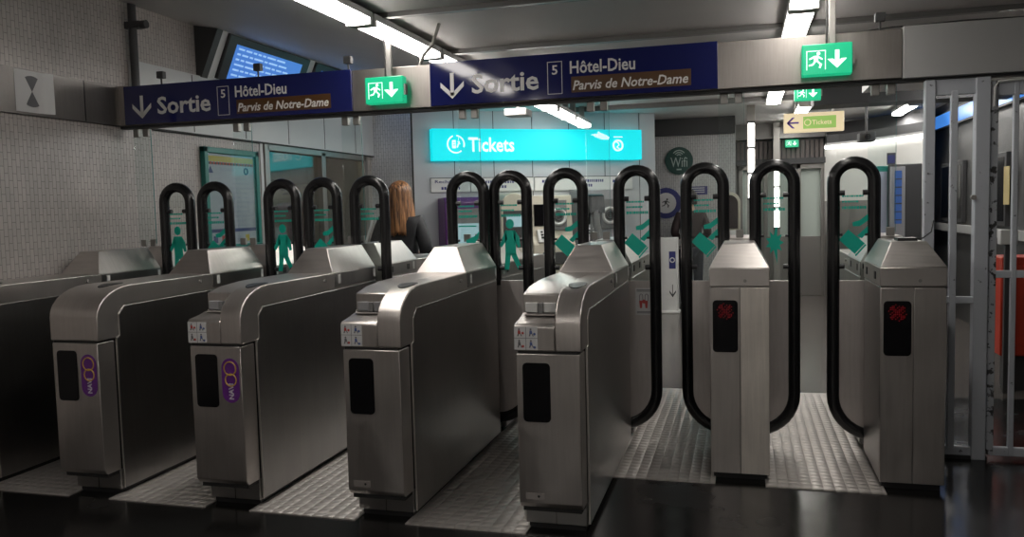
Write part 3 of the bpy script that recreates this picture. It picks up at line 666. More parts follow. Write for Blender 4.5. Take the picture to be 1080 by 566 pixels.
def exit_sign(label, x, y, z, W, H, D=.07, pole=None, grp='green exit signs', ptop=ZC):
    t = thing('exit_sign', label, 'exit sign', (x, y, z), 0, grp)
    MB().box(-W/2, W/2, 0, D, 0, H).build('casing', 'exit_green', t, bevel=.006)
    q = MB(); k = H/.17; yy = -.0005
    MX = -W*.22
    for (a, b, c, d) in ((MX-.05*k, MX+.05*k, .130*k, .134*k), (MX-.05*k, MX-.046*k, .03*k, .134*k), (MX+.046*k, MX+.05*k, .03*k, .134*k)): q.flat([(a, c), (b, c), (b, d), (a, d)], yy, .001)
    running_man(q, MX, .082*k, 1.05*k, yy, 0)
    AX = W*.2; q.flat([(AX-.011*k, .07*k), (AX+.011*k, .07*k), (AX+.011*k, .132*k), (AX-.011*k, .132*k)], yy, .001)
    q.flat([(AX, .035*k), (AX+.05*k, .085*k), (AX+.022*k, .085*k), (AX, .066*k), (AX-.022*k, .085*k), (AX-.05*k, .085*k)], yy, .001)
    q.build('pictogram', 'exit_white', t, smooth=0)
    if pole is not None:
        MB().box(pole-.018, pole+.018, .02, .045, H, ptop-z).build('pole', 'pole_grey', t, bevel=.003)
        MB().tube([(pole-.03, .035, H), (pole-.028, .035, H+.15), (pole-.032, .035, ptop-z)], .006, 6).build('cable', 'cable', t)
        MB().box(W/2, W/2+.012, .015, .055, H*.3, H*.7).build('end_cap', 'pole_grey', t)
    return t
exit_sign('green lit exit sign between the two blue sign boards', -2.258, 5.055, 2.214, .268, .172, pole=.03, ptop=ZL-.006)
exit_sign('green lit exit sign on the plain steel beam section', .468, 5.055, 2.214, .268, .176, pole=.03)
exit_sign('smaller green exit sign hanging beyond the steel beam', .577, 8.0, 2.412, .227, .133, pole=0)
exit_sign('tiny green exit sign above the far doors', .757, 13.72, 2.357, .2, .115)
# small square sensors on stems on top of the beam
for x, lb in ((-4.077, 'nearest the tiled wall'), (-3.275, 'in front of the departure screen'), (-2.578, 'beside the exit sign pole'), (.764, 'over the plain steel section')):
    t = thing('beam_sensor', 'dark square sensor on the beam, '+lb, 'sensor', (x, 5.2, 2.459), 0, 'sensors on the beam')
    MB().tube([(0, 0, 0), (0, 0, .06)], .006, 8).build('stem', 'cable', t)
    MB().box(-.027, .027, -.02, .02, .055, .105).build('sensor_head', 'dark_grey', t, bevel=.003)
# loose cable along the beam
tag(MB().tube([(.62, 5.22, 2.462), (.72, 5.2, 2.47), (.83, 5.2, 2.478), (.95, 5.2, 2.478), (1.2, 5.2, 2.485), (1.6, 5.2, 2.478)], .005, 6).build('loose_cable', 'cable'), 'thin black cable lying along the top of the beam', 'cable')
# curved conduit by the second blue sign
tag(MB().tube([(-2.06, 5.2, 2.46), (-2.03, 5.2, 2.53), (-1.97, 5.22, 2.60), (-1.93, 5.25, 2.74)], .012, 8).build('conduit', 'pole_grey'), 'short bent grey conduit rising from the beam beside the lamp', 'conduit')
# pipe on the left wall
t = thing('wall_pipe', 'dark vertical pipe on the tiled wall above the beam end', 'pipe', (XW+.05, 5.32, 0))
MB().tube([(0, 0, 2.48), (0, 0, 3.14)], .03, 14).build('pipe', 'dark_grey', t)
MB().box(-.05, .08, -.03, .03, 2.92, 2.97).cyl((.1, 0, 2.945), 'x', .03, .05).build('pipe_bracket', 'dark_grey', t)
# shelter sheet on the steel band
t = thing('paper_notice', 'curling white paper with a black hourglass mark on the wall band', 'notice', (XW+.031, 4.385, 2.20), PI/2)
q = MB()
ns = 8
for i in range(ns):
    a, b = -.14+.28*i/ns, -.14+.28*(i+1)/ns; f = lambda u: .002+.03*max(0, u-.06)/.08
    q.add([(a, -f(a), .0), (b, -f(b), .0), (b, -f(b), .265), (a, -f(a), .265), (a, -f(a)+.001, .0), (b, -f(b)+.001, .0), (b, -f(b)+.001, .265), (a, -f(a)+.001, .265)],
          [(0, 1, 2, 3), (5, 4, 7, 6), (3, 2, 6, 7), (1, 0, 4, 5), (0, 3, 7, 4), (2, 1, 5, 6)])
q.build('sheet', 'white_label', t, smooth=60)
q = MB()
for s in (1, -1): q.flat([(-.01, .135)]+[(-.01+.10*math.cos(a), .135+s*.10*math.sin(a)) for a in [math.radians(60+10*k) for k in range(7)]], -.0035, .001)
q.build('hourglass_mark', 'label_grey', t, smooth=0)

# departure screens set on the sloping bulkhead
def dep_screen(label, y0, y1):
    ang = math.atan2(.19, .43)
    t = thing('departure_screen', label, 'screen', (XW+.05, (y0+y1)/2, 2.70), 0, 'departure screens'); L = (y1-y0)/2; H = .405
    t.rotation_euler = (0, ang, 0)
    q = MB().box(-.03, .03, -L, L, 0, H).build('casing', 'black_plastic', t, bevel=.008)
    MB().box(.030, .032, -L+.12, L-.13, .02, H-.07).build('display', 'screen_blue', t, smooth=0)
    q = MB(); rnd = random.Random(int(y0*10))
    for k in range(6):
        z = H-.11-k*.047; y = -L+.16
        while y < L-.35-.2*rnd.random():
            wl_ = rnd.choice((.05, .09, .14)); q.box(.032, .0335, y, y+wl_, z, z+.016); y += wl_+.025
    q.build('display_lines', 'screen_text', t, smooth=0)
dep_screen('larger blue departure screen above the blue board', 6.30, 7.66)
dep_screen('second blue departure screen, mostly behind the beam', 7.80, 9.35)

# poster by the window
t = thing('poster_case', 'teal framed wall poster beside the booth window', 'poster', (XW, 6.52, 1.20), PI/2)
W, H = .41, .90
q = MB().box(-W, W, -.05, 0, 0, .05).box(-W, W, -.05, 0, H-.05, H).box(-W, -W+.05, -.05, 0, 0, H).box(W-.05, W, -.05, 0, 0, H)
q.build('frame', 'teal_frame', t, bevel=.006)
p = MB().box(-W+.05, W-.05, -.02, 0, .05, H-.05).build('sheet', 'poster_paper', t, smooth=0)
q = MB().flat([(-W+.06, H-.12), (W-.06, H-.12), (W-.06, H-.07), (-W+.06, H-.07)], -.02, .001)
q.flat([(-W+.06, H-.145), (W-.06, H-.145), (W-.06, H-.125), (-W+.06, H-.125)], -.02, .001, 3)
for k in range(16): q.flat([(-W+.06+k*.045, H-.145), (-W+.085+k*.045, H-.145), (-W+.085+k*.045, H-.122), (-W+.06+k*.045, H-.122)], -.021, .001, 2)
q.flat([(-W+.07, H-.22), (-W+.11, H-.16), (-W+.15, H-.22)], -.02, .001, 1).flat([(-.16, H-.20), (.06, H-.20), (.06, H-.17), (-.16, H-.17)], -.02, .001, 4)
q.ring((.23, -.021, H-.19), .028, .007, 1)
for k in range(11):
    z = H-.27-k*.042
    if z > .2: q.flat([(.02, z), (.02+.2+.1*((k*7) % 3)/2, z), (.02+.2+.1*((k*7) % 3)/2, z+.012), (.02, z+.012)], -.02, .001, 4)
q.flat([(-W+.06, .16), (W-.06, .16), (W-.06, .19), (-W+.06, .19)], -.02, .001, 1)
for k in range(5): q.flat([(-.3+.12*k, .07), (-.24+.12*k, .07), (-.24+.12*k, .13), (-.3+.12*k, .13)], -.02, .001, (1, 2, 3, 4, 0)[k])
q.build('printed_matter', ['poster_yellow', 'poster_navy', 'label_red', 'wifi_green', 'poster_pale'], p, smooth=0)
MB().box(-W+.05, W-.05, -.042, -.038, .05, H-.05).build('cover_glass', 'glass', t, smooth=0)

# booth contents
t = thing('booth_shelf', 'brown shelf unit inside the lit booth', 'shelf', (XW-1.9, 8.1, 0))
MB().box(-.2, -.15, -.9, .9, 0, 2.0).box(-.2, .2, -.93, -.9, 0, 2.0).box(-.2, .2, .9, .93, 0, 2.0).build('carcass', 'wood_brown', t, bevel=.004)
for z in (.5, 1.0, 1.4, 1.8): MB().box(-.2, .2, -.9, .9, z, z+.03).build('shelf', 'wood_brown', t)
for k, (y, z, w_, h) in enumerate(((-.6, 1.03, .3, .25), (-.1, 1.03, .35, .3), (.45, 1.03, .3, .2), (-.3, 1.43, .4, .25), (.3, 1.43, .3, .3))):
    b = MB().box(-.16, .17, -w_/2, w_/2, 0, h).box(-.161, .172, -.03, .03, -.0, h+.001, 1).build('storage_box', ['box_tan', 'cream_case'], bevel=.004, loc=(XW-1.9, 8.1+y, z))
    tag(b, ['brown carton with pale tape nearest in the booth, lower shelf', 'brown carton with pale tape, middle of the lower booth shelf', 'low brown carton with pale tape, far end of the lower booth shelf', 'wide brown carton on the upper booth shelf', 'tall brown carton on the upper booth shelf'][k], 'box', 'cartons in the booth')
t = thing('booth_light', 'warm lamp on the booth ceiling', 'light', (XW-1.0, 8.1, 2.515))
MB().box(-.1, .1, -.5, .5, .04, .08).build('housing', 'white_metal', t); MB().box(-.08, .08, -.48, .48, 0, .04).build('diffuser', 'booth_lamp', t, smooth=0)

# ------------------------------------------------------------------ ticket hall
# lit sign
t = thing('tickets_sign', 'long cyan light box sign over the ticket machines', 'sign', on_ticket_wall(.215, 2.115, 0), TA); W, H = 2.85, .39
MB().box(0, W, -.11, 0, 0, H, 0).build('light_box', 'tickets_cyan', t, bevel=.004)
q = MB().text('Tickets', .46, 1.06, .105, .285, -.1105, 0, 0, .02); q.build('lettering', 'tickets_white', t, smooth=0)
q = MB(); c = (.30, -.113, .20); q.ring(c, .105, .010, 0, 30, math.radians(-20), math.radians(85)).ring(c, .105, .010, 0, 30, math.radians(110), math.radians(310))
q.flat([(.252, .15), (.30, .15), (.30, .25), (.252, .25)], -.1105, .002).flat([(.262, .185), (.29, .185), (.29, .195), (.262, .195)], -.1125, .002, 1).flat([(.262, .215), (.29, .215), (.29, .225), (.262, .225)], -.1125, .002, 1)
q.tube([(.315, -.113, .16), (.345, -.113, .235)], .009, 6).tube([(.325, -.113, .235), (.355, -.113, .20)], .007, 6)
q.build('ticket_emblem', ['tickets_white', 'tickets_cyan'], t, smooth=0)
q = MB(); c = (2.50, -.113, .185); q.ring(c, .066, .013, 0)
q.flat([(2.44, .29), (2.57, .29), (2.57, .302), (2.44, .302)], -.1105, .002)
q.tube([(2.455, -.113, .235), (2.50, -.113, .225), (2.515, -.113, .19), (2.485, -.113, .165), (2.52, -.113, .14)], .009, 6)
q.build('operator_emblem', 'tickets_white', t, smooth=0)
# header panels above the machines
hdr = [(.205, .70, True), (.72, 1.55, False), (1.57, 2.96, False)]
for k, (a, b, wd) in enumerate(hdr):
    t = thing('header_panel', ['pale header panel above the purple machine', 'pale header panel above the cream machines', 'long pale header panel above the grey machines'][k], 'sign', on_ticket_wall(a, 1.73, 0), TA, 'header panels')
    MB().box(0, b-a, -.03, 0, 0, .175).box(0, b-a, -.032, 0, .17, .178, 1).build('panel', ['white_metal', 'seam_dark'], t)
    if k == 0: MB().text('Recharge', .05, .37, .10, .15, -.03, 0, 0, .01).build('lettering', 'navy', t, smooth=0)
    q = MB(); rnd = random.Random(k+5)
    for (z, x0, x1) in (((.03, .13, .36),) if k == 0 else ((.10, .12, .55), (.04, .18, .45)) if k == 1 else ((.10, .10, .28), (.10, .55, .95), (.04, .6, .8), (.09, 1.1, 1.3))):
        x = x0
        while x < x1: wl_ = rnd.choice((.018, .026)); q.flat([(x, z), (x+wl_, z), (x+wl_, z+.035), (x, z+.035)], -.03, .001); x += wl_+.010
    q.build('small_print', 'navy', t, smooth=0)
# machine: purple recharge terminal
t = thing('recharge_machine', 'purple recharge machine with a lit screen under the cyan sign', 'ticket machine', on_ticket_wall(.29, 0, 0), TA, 'ticket machines')
MB().prism([(-.36, 0), (0, 0), (0, 1.66), (-.30, 1.66), (-.36, 1.60)], 'x', 0, .50).build('case', 'purple_case', t, bevel=.015)
MB().prism([(-.385, .5), (-.36, .5), (-.36, 1.52), (-.375, 1.52)], 'x', .07, .45).build('front_plate', 'mid_grey', t, bevel=.006)
MB().prism([(-.39, 1.08), (-.375, 1.08), (-.375, 1.34), (-.386, 1.34)], 'x', .11, .41).build('screen', 'screen_pale', t, smooth=0)
q = MB()
for i in range(3):
    for j in range(4): q.box(.30+i*.03, .322+i*.03, -.40, -.38, .88+j*.03, .90+j*.03)
q.build('keypad', 'black_plastic', t); MB().box(.10, .22, -.395, -.38, .93, .96).box(.12, .36, -.41, -.36, .62, .74).build('card_slot', 'black_plastic', t)
# cream round-topped machine
def cream_machine(label, s, wd, z, face):
    t = thing('ticket_machine', label, 'ticket machine', on_ticket_wall(s, 0, 0), TA, 'ticket machines')
    if face == 'dome':
        pf = [(0, 0), (wd, 0), (wd, z-.17)]+[(wd/2+wd/2*math.cos(math.radians(a)), z-.17+.17*math.sin(math.radians(a))) for a in range(12, 169, 13)]+[(0, z-.17)]
        MB().prism(pf, 'y', -.40, 0).build('case', 'cream_case', t, bevel=.012)
        MB().box(.03, wd-.03, -.408, -.40, .9, z-.22).build('front_plate', 'dark_grey', t, bevel=.004)
        MB().box(.07, wd-.07, -.414, -.405, 1.28, 1.42).build('screen', 'screen_pale', t, smooth=0)
        MB().box(.06, wd-.06, -.46, -.39, .95, 1.02).build('coin_tray', 'cream_case', t, bevel=.01)
    else:
        MB().prism([(-.42, 0), (0, 0), (0, z), (-.30, z), (-.33, 1.15), (-.42, 1.05)], 'x', 0, wd).build('case', face, t, bevel=.012)
        MB().box(.04, wd*.30, -.335, -.30, 1.28, 1.55).build('screen', 'black_glass', t, smooth=0)
        MB().box(wd*.45, wd*.85, -.345, -.30, 1.22, 1.60).build('service_plate', 'mid_grey', t, bevel=.004)
        q = MB().ring((wd*.64, -.35, 1.39), .095, .02, 0).ring((wd*.64, -.35, 1.39), .045, .012, 1).disc(wd*.64, 1.39, .03, -.345, .012, 1)
        q.build('round_speaker', ['white_metal', 'dark_grey'], t)
        MB().prism([(-.44, 1.08), (-.40, 1.06), (-.33, 1.22), (-.37, 1.24)], 'x', .06, wd*.36).build('keypad_desk', 'white_metal', t, bevel=.006)
        q = MB()
        for i in range(3):
            for j in range(3): q.box(.10+i*.045, .13+i*.045, -.40-.0+.02*j-.03, -.385+.02*j-.03, 1.125+j*.033, 1.15+j*.033)
        q.build('keypad', 'black_plastic', t)
        MB().box(wd*.2, wd*.8, -.46, -.40, .80, .95).build('ticket_tray', 'dark_grey', t, bevel=.008)
cream_machine('cream ticket machine with a round top under the cyan sign', .98, .36, 1.70, 'dome')
cream_machine('cream ticket machine with a round speaker between black arches', 1.40, .56, 1.66, 'cream_case')
cream_machine('grey ticket machine with round grilles at the end of the row', 2.05, .66, 1.72, 'grey_case')
# dark terminal on a bent arm
t = thing('arm_terminal', 'black screen terminal on a slanted grey arm', 'terminal', on_ticket_wall(2.15, 0, .62), TA)
MB().box(-.16, .16, -.16, .16, 0, .05).build('base', 'mid_grey', t, bevel=.01)
MB().tube([(.10, 0, .03), (.08, 0, .8), (.03, 0, 1.15), (-.02, -.02, 1.46)], [.06, .055, .05, .045], 12).tube([(-.08, 0, .8), (-.05, 0, 1.42)], .02, 8).build('arm', 'mid_grey', t)
MB().prism([(-.05, 1.42), (.04, 1.45), (.04, 1.66), (-.02, 1.64)], 'x', -.11, .11).build('terminal_head', 'black_glass', t, bevel=.008)
# smoke box / speaker on the ceiling
t = thing('ceiling_speaker', 'white box hanging from the ceiling before the cyan sign', 'speaker', (-1.87, 7.0, 2.30))
MB().box(-.10, .10, -.10, .10, 0, .06).build('box', 'white_metal', t, bevel=.008); MB().tube([(0, 0, .055), (0, 0, ZC-2.30)], .018, 10).build('stem', 'pole_grey', t)
# wifi sign and round sign
t = thing('wifi_sign', 'round dark green sign with white wireless lettering on grey tiles', 'sign', (-.88, 12.299, 2.138))
MB().disc(0, 0, .20, 0, .02).build('disc', 'wifi_green', t)
q = MB().text('Wifi', -.12, .12, -.09, .05, -.0205, 0, 0, .0)
for R in (.035, .065, .095): q.ring((0, -.022, .055), R, .008, 0, 12, math.radians(35), math.radians(145))
q.flat([(-.035, -.135), (.035, -.135), (.035, -.115), (-.035, -.115)], -.0205, .001)
q.build('lettering', 'wifi_text', t, smooth=0)
t = thing('round_sign', 'round white sign with a navy rim beside the door leaf', 'sign', (-1.075, 12.299, 1.53))
MB().disc(0, 0, .225, 0, .015).disc(0, 0, .15, -.0152, .002, 1).build('disc', ['navy', 'white_label'], t)
q = MB(); running_man(q, 0, .0, 1.6, -.0175, 0); q.build('pictogram', 'dark_grey', t, smooth=0)
t = thing('notice_plate', 'small blue notice plate seen through the glass of a leaf', 'notice', (-.61, 12.299, 1.64))
MB().box(-.13, .13, -.012, 0, 0, .12).build('plate', 'navy', t)
q = MB()
for z in (.03, .06, .09): q.flat([(-.10, z), (.09, z), (.09, z+.012), (-.10, z+.012)], -.0122, .001)
q.build('small_print', 'white_label', t, smooth=0)
# low white pillar with arrow
t = thing('white_bollard', 'low white pillar with a dark arrow near the round sign', 'pillar', (-1.0, 11.68, 0))
MB().box(-.14, .14, -.1, .1, .02, 1.05).box(-.145, -.05, -.09, .09, .02, 1.04, 1).build('post', ['white_metal', 'grey_case'], t, bevel=.01)
MB().box(-.18, .16, -.14, .12, 0, .03).build('foot', 'white_metal', t, bevel=.006)
q = MB().flat([(.02, .62), (.11, .62), (.11, .86), (.02, .86)], -.1, .002); q.ring((.065, -.103, .74), .03, .008, 1); q.build('blue_plate', ['navy', 'white_label'], t, smooth=0)
q = MB().flat([(.06, .24), (.07, .24), (.07, .40), (.06, .40)], -.1, .002)
for s in (-1, 1): q.flat([(.065, .22), (.065+s*.045, .29), (.065+s*.045, .32), (.065, .255)], -.1, .002)
q.build('arrow', 'dark_grey', t, smooth=0)
# hanging direction panel
t = thing('hanging_sign', 'hanging cream sign with a violet arrow and green field', 'sign', (.83, 10.6, 2.33)); W, H = .34, .23
MB().box(-W, W, -.04, .04, 0, H).build('light_box', 'sign_cream', t, bevel=.008)
q = MB().flat([(-.12, .04), (.25, .04), (.25, H-.045), (-.12, H-.045)], -.0402, .001); q.build('green_field', 'sign_green_soft', t, smooth=0)
q = MB().flat([(-.30, .105), (-.17, .105), (-.17, .125), (-.30, .125)], -.0402, .002)
for s in (-1, 1): q.flat([(-.31, .115), (-.245, .115+s*.065), (-.215, .115+s*.065), (-.28, .115)], -.0402, .002)
q.build('arrow', 'arrow_violet', t, smooth=0)
q = MB().text('Tickets', -.02, .20, .085, .14, -.0412, 0, 0, .01).ring((-.07, -.043, .113), .035, .005, 0); q.build('lettering', 'sign_cream', t, smooth=0)
for x in (-.22, .22): MB().tube([(x, 0, H), (x, 0, ZC-2.33)], .008, 8).build('hanger', 'pole_grey', t)
# security camera, kiosk, ad pillar, vending machine
t = thing('security_camera', 'dark camera box under the bowed soffit', 'camera', (1.47, 11.0, 2.21))
MB().box(-.09, .09, -.12, .12, 0, .11).build('casing', 'dark_grey', t, bevel=.01); MB().cyl((0, -.13, .055), 'y', .035, .04).build('lens', 'black_glass', t); MB().tube([(0, 0, .11), (0, 0, ZC-2.21)], .015, 8).build('stem', 'dark_grey', t)
t = thing('kiosk', 'dark panel kiosk with a rounded cream rim behind the exit gate', 'kiosk', (-.117, 9.0, 0))
pf = [(-.10, 0), (.10, 0), (.10, 1.5)]+[(.10*math.cos(math.radians(a)), 1.5+.12*math.sin(math.radians(a))) for a in range(12, 169, 13)]+[(-.10, 1.5)]
MB().prism(pf, 'y', -.06, .06).build('rim', 'cream_case', t, bevel=.006)
pf = [(-.10, 1.24), (.075, 1.24), (.075, 1.5)]+[(-.0125+.0875*math.cos(math.radians(a)), 1.5+.09*math.sin(math.radians(a))) for a in range(12, 169, 13)]+[(-.10, 1.5)]
MB().prism(pf, 'y', -.075, -.055).build('panel', 'coat_dark', t)
MB().box(-.09, .09, -.072, -.05, 1.10, 1.22).build('tray', 'white_metal', t, bevel=.004)
t = thing('poster_pillar', 'teal edged advertising pillar behind the exit gate', 'poster stand', (1.70, 11.5, 0))
MB().box(-.07, .07, -.25, .25, 0, 1.92).build('frame', 'teal_frame', t, bevel=.01); MB().box(-.05, .05, -.255, -.245, .5, 1.85).build('poster', 'poster_pale', t, smooth=0)
t = thing('vending_machine', 'tall vending machine with a blue lit column', 'vending machine', (1.93, 11.4, 0))
MB().box(-.17, .19, -.3, .3, 0, 1.93).build('case', 'dark_grey', t, bevel=.01)
MB().box(-.17, .0, -.312, -.29, .4, 1.90).build('front_frame', 'grey_case', t, bevel=.004)
q = MB().box(-.12, -.04, -.318, -.308, 1.2, 1.85); q.build('window', 'machine_blue', t, smooth=0)
q = MB()
for k in range(6): q.box(-.12, -.04, -.321, -.316, 1.24+k*.1, 1.255+k*.1)
q.build('shelf_edge', 'dark_grey', t, smooth=0)
t = thing('wall_notice', 'small dark notice over the vending machine', 'notice', (1.83, 11.48, 1.94)); MB().box(-.05, .05, -.01, .01, 0, .15).box(-.04, .04, -.012, 0, .02, .12, 1).build('plate', ['dark_grey', 'navy'], t); 

# ------------------------------------------------------------------ grey fence and gate
FY = 5.2
t = thing('metal_fence', 'grey painted metal fence panel with two tall openings beside the exit gate', 'fence', (1.0, FY, 0))
for nme, x0, x1, z0, z1, d in (('post', 0, .053, 0, 2.165, .03), ('bar', .135, .171, .05, 2.1, .02), ('post', .257, .330, 0, 2.165, .035)):
    MB().box(x0, x1, -d, d, z0, z1).build(nme, 'gate_paint', t, bevel=.004)
for nme, z0, z1 in (('top_rail', 2.078, 2.165), ('middle_rail', .900, .938), ('bottom_rail', .020, .068)): MB().box(.03, .28, -.018, .018, z0, z1).build(nme, 'gate_paint', t, bevel=.003)
MB().cyl((.25, -.03, 1.50), 'y', .014, .03).build('bolt', 'pole_grey', t)
MB().box(-.02, .34, -.03, .03, 0, .02).build('sill_plate', 'seam_dark', t)
t = thing('metal_gate', 'grey metal gate door with chipped paint at the edge of the frame', 'gate', (1.338, FY, 0))
for nme, x0, x1 in (('stile', 0, .036), ('bar', .112, .138), ('bar', .30, .326), ('bar', .49, .516), ('stile', .66, .70)): MB().box(x0, x1, -.018, .018, .03, 2.14).build(nme, 'gate_paint_worn' if nme == 'stile' else 'gate_paint', t, bevel=.004)
for nme, z0, z1 in (('top_rail', 2.06, 2.14), ('middle_rail', 1.045, 1.086), ('bottom_rail', .026, .075)): MB().box(.02, .68, -.016, .016, z0, z1).build(nme, 'gate_paint', t, bevel=.003)
MB().tube([(.01, -.03, 2.0), (.012, -.03, 2.10), (.03, -.03, 2.135), (.5, -.03, 2.15)], .006, 8).build('edge_strip', 'white_metal', t)
MB().box(2.05, XR, FY-.05, FY+.05, 0, 2.18).build('wall_stub', 'grey_paint', kind='structure', smooth=0)
# behind the fence
t = thing('light_band', 'blue lit band high on the wall behind the grey fence', 'sign', (XR, 10.4, 2.43))
MB().box(-.06, 0, -3.2, 3.2, -.02, .19).build('casing', 'dark_grey', t); MB().box(-.066, -.058, -3.18, 3.18, 0, .165).build('lit_face', 'blue_strip', t, smooth=0)
MB().box(XR-.07, XR, 5.6, YF, 1.08, 1.17).build('trim_7', 'grey_paint', kind='structure', smooth=0)
for k, (y, lb) in enumerate(((8.2, 'nearest'), (9.9, 'middle'), (11.6, 'farthest'))):
    t = thing('dark_display', 'dark framed display case on the right wall, '+lb+' behind the fence', 'display case', (XR, y, 1.2), 0, 'dark display cases')
    MB().box(-.05, 0, -.55, .55, 0, .75).build('frame', 'dark_grey', t, bevel=.006); MB().box(-.055, -.045, -.5, .5, .05, .70).build('pane', 'black_glass', t, smooth=0)
t = thing('yellow_poster', 'narrow yellow poster seen through the gate door', 'poster', (XR-.056, 9.28, 1.42)); MB().box(-.006, .0, -.09, .09, 0, .38).build('sheet', 'paper_yellow', t, smooth=0)
t = thing('red_cabinet', 'red metal cabinet standing behind the gate door', 'cabinet', (2.06, 7.2, 0))
MB().box(-.16, .16, -.16, .16, .28, 1.04).build('case', 'red_cabinet', t, bevel=.01); MB().box(-.12, .12, -.165, -.155, .36, .98).build('door', 'red_cabinet', t, bevel=.004)
MB().box(-.09, .09, -.09, .09, 0, .285).build('pedestal', 'dark_grey', t); MB().box(-.10, -.08, -.18, -.16, .66, .74).build('handle', 'pole_grey', t)
t = thing('white_box', 'small white box above the red cabinet', 'box', (1.93, 7.0, 0)); MB().box(-.06, .06, -.04, .04, 1.14, 1.25).build('case', 'white_metal', t, bevel=.006); MB().box(-.02, .02, -.02, .02, 0, 1.145).build('stand', 'dark_grey', t)

# ------------------------------------------------------------------ people
def skin(name, J, E, root, mats, parent, sub=2):
    me = bpy.data.meshes.new(name); ks = list(J); ix = {k: i for i, k in enumerate(ks)}
    me.from_pydata([J[k][0] for k in ks], [(ix[a], ix[b]) for a, b in E], [])
    o = bpy.data.objects.new(name, me); COL.objects.link(o)
    s = o.modifiers.new('skin', 'SKIN'); s.use_smooth_shade = True
    if not me.skin_vertices: me.attributes.new('skin', 'FLOAT_VECTOR', 'POINT')
    for k in ks:
        r = J[k][1]; me.skin_vertices[0].data[ix[k]].radius = r if isinstance(r, tuple) else (r, r); me.skin_vertices[0].data[ix[k]].use_root = (k == root)
    u = o.modifiers.new('sub', 'SUBSURF'); u.levels = sub; u.render_levels = sub
    bpy.context.view_layer.update()
    m2 = bpy.data.meshes.new_from_object(o.evaluated_get(bpy.context.evaluated_depsgraph_get()))
    bpy.data.objects.remove(o); bpy.data.meshes.remove(me)
    m2.name = name; m2.materials.clear(); m2.materials.append(MATS[mats])
    for p in m2.polygons: p.use_smooth = True
    o = bpy.data.objects.new(name, m2); COL.objects.link(o); o.parent = parent
    return o
def person(label, loc, rz, H, coat, hair, long_hair, stripe):
    t = thing('person', label, 'person', loc, rz); k = H/1.72
    def P(x, y, z): return (x*k, y*k, z*k)
    arm = {}
    J = {'pel': (P(0, 0, .94), (.13*k, .10*k)), 'bel': (P(0, .005, 1.08), (.12*k, .085*k)), 'che': (P(0, 0, 1.28), (.15*k, .10*k)), 'nk0': (P(0, -.01, 1.43), .060*k), 'nk1': (P(0, .0, 1.50), .05*k),
         'hd0': (P(0, .02, 1.565), (.066*k, .075*k)), 'hd1': (P(0, .012, 1.63), (.075*k, .090*k)), 'hd2': (P(0, .0, 1.685), (.058*k, .066*k)), 'nose': (P(0, .115, 1.585), .012*k)}
    E = [('pel', 'bel'), ('bel', 'che'), ('che', 'nk0'), ('nk0', 'nk1'), ('nk1', 'hd0'), ('hd0', 'hd1'), ('hd1', 'hd2'), ('hd1', 'nose')]
    CJ = {'pel': (P(0, 0, .86), (.165*k, .125*k)), 'bel': (P(0, 0, 1.06), (.155*k, .115*k)), 'che': (P(0, -.005, 1.27), (.175*k, .125*k)), 'nk': (P(0, -.01, 1.40), (.105*k, .085*k)), 'col': (P(0, -.005, 1.47), .066*k)}
    CE = [('pel', 'bel'), ('bel', 'che'), ('che', 'nk'), ('nk', 'col')]
    TJ = {'hip': (P(0, 0, .93), (.15*k, .11*k))}; TE = []
    for s, n in ((-1, 'l'), (1, 'r')):
        sh, el, wr = P(s*.175, -.01, 1.385), P(s*.245, -.05, 1.12), P(s*.15, .17, 1.04)
        J.update({n+'sh': (sh, .055*k), n+'el': (el, .042*k), n+'wr': (wr, .028*k), n+'pm': (P(s*.115, .235, 1.045), (.038*k, .018*k))})
        E += [('che', n+'sh'), (n+'sh', n+'el'), (n+'el', n+'wr'), (n+'wr', n+'pm')]
        for q in range(4):
            dz = (.030-.020*q)
            ln = (.034, .040, .038, .030)[q]
            J[n+'f%d' % q] = (P(s*.095, .275, 1.05+dz), .0095*k); J[n+'g%d' % q] = (P(s*.072, .275+ln*.8, 1.045+dz), .0085*k); J[n+'h%d' % q] = (P(s*.048, .270+ln*.8, 1.035+dz), .0075*k)
            E += [(n+'pm', n+'f%d' % q), (n+'f%d' % q, n+'g%d' % q), (n+'g%d' % q, n+'h%d' % q)]
        J[n+'t0'] = (P(s*.105, .20, 1.085), .011*k); J[n+'t1'] = (P(s*.085, .225, 1.11), .009*k); E += [(n+'wr', n+'t0'), (n+'t0', n+'t1')]
        CJ.update({n+'sh': (P(s*.175, -.01, 1.375), .078*k), n+'el': (el, .064*k), n+'cf': (P(s*.165, .13, 1.05), .048*k)}); CE += [('che', n+'sh'), (n+'sh', n+'el'), (n+'el', n+'cf')]
        J.update({n+'hp': (P(s*.09, 0, .88), .085*k), n+'kn': (P(s*.10, .01, .49), .055*k), n+'an': (P(s*.10, -.02, .09), .038*k), n+'to': (P(s*.11, .13, .045), .032*k)})
        E += [('pel', n+'hp'), (n+'hp', n+'kn'), (n+'kn', n+'an'), (n+'an', n+'to')]
        TJ.update({n+'hp': (P(s*.09, 0, .86), .105*k), n+'kn': (P(s*.10, .01, .49), .072*k), n+'an': (P(s*.10, -.02, .08), .060*k)}); TE += [('hip', n+'hp'), (n+'hp', n+'kn'), (n+'kn', n+'an')]
        J[n+'ear'] = (P(s*.083, 0, 1.60), .014*k); E.append(('hd1', n+'ear'))
    skin('body', J, E, 'pel', 'skin', t); skin('coat', CJ, CE, 'pel', coat, t); skin('trousers', TJ, TE, 'hip', 'trousers', t)
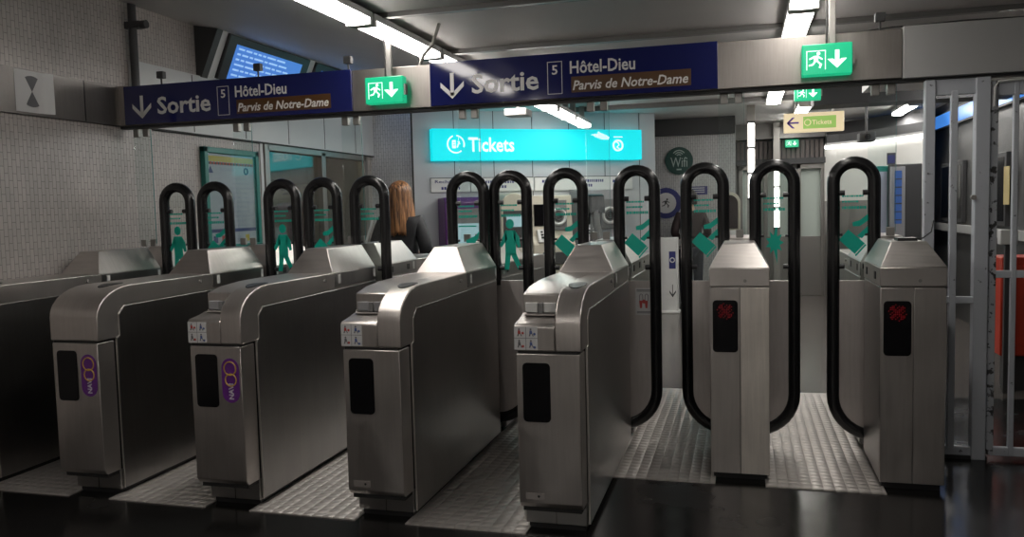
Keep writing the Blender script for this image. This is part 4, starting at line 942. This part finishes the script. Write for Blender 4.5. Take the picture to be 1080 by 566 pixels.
    for s in (-1, 1):
        MB().prism([(s*.10*k-.045, -.10), (s*.10*k+.045, -.10), (s*.11*k+.048, .08), (s*.11*k+.03, .17), (s*.11*k-.03, .17), (s*.11*k-.048, .08)], 'z', 0, .085).build('shoe', 'shoe', t, bevel=.02, seg=3)
        MB().tube([P(s*.032, .088, 1.60), P(s*.032, .096, 1.60)], .011*k, 8).build('eye', 'dark_grey', t)
    MB().tube([P(-.025, .094, 1.545), P(0, .098, 1.543), P(.025, .094, 1.545)], .005*k, 6).build('mouth', 'label_red', t)
    # hair: cap and a fall of strands behind
    q = MB(); nu, nv = 30, 16; rnd = random.Random(3); vs = []; fs = []
    zend = 1.27 if long_hair else 1.54
    for i in range(nu+1):
        u = math.radians(-20+220*i/nu) if not long_hair else math.radians(-25+230*i/nu)   # sweep round the back, 90 deg = straight back
        ln = rnd.uniform(-.035, .03)*(1 if long_hair else .3)
        for j in range(nv+1):
            v = j/nv; zc = 1.64
            if v < .45:
                a = v/.45*PI/2; R = math.sin(a); z = zc+.105*math.cos(a)
            else:
                R = 1+(.10*math.sin((v-.45)*4) if long_hair else -.12*(v-.45)*2); z = zc-(v-.45)/.55*(zc-zend+ln)
            w_ = 1+.045*math.sin(i*1.9+j*.3)+.02*math.sin(i*4.1)
            sq = .9 if not long_hair else 1.0+.25*max(0, v-.5)
            vs.append(P(.098*R*w_*math.cos(u)*sq, .005-.108*R*w_*math.sin(u)*(1 if v < .6 else 1+.25*(v-.6)), z))
    for i in range(nu):
        for j in range(nv): a = i*(nv+1)+j; fs.append((a, a+1, a+nv+2, a+nv+1))
    q.add(vs, fs); o = q.build('hair', hair, t, smooth=80)
    so = o.modifiers.new('thick', 'SOLIDIFY'); so.thickness = .02; so.offset = 0
    if stripe:
        for dx in (0, .03): MB().tube([P(-.252-dx*.2, -.06+dx, 1.40), P(-.262, -.085+dx, 1.34), P(-.285, -.105+dx, 1.26), P(-.30, -.115+dx, 1.20)], .006, 6).build('sleeve_stripe', 'white_label', t)
    return t
person('person with long auburn hair and a black jacket, seen from behind', (-3.04, 7.08, 0), .12, 1.755, 'jacket_black', 'hair_auburn', True, True)
person('person in a dark coat seen from behind, standing behind the white pillar', (-.70, 11.95, 0), .1, 1.68, 'coat_dark', 'hair_dark', False, False)
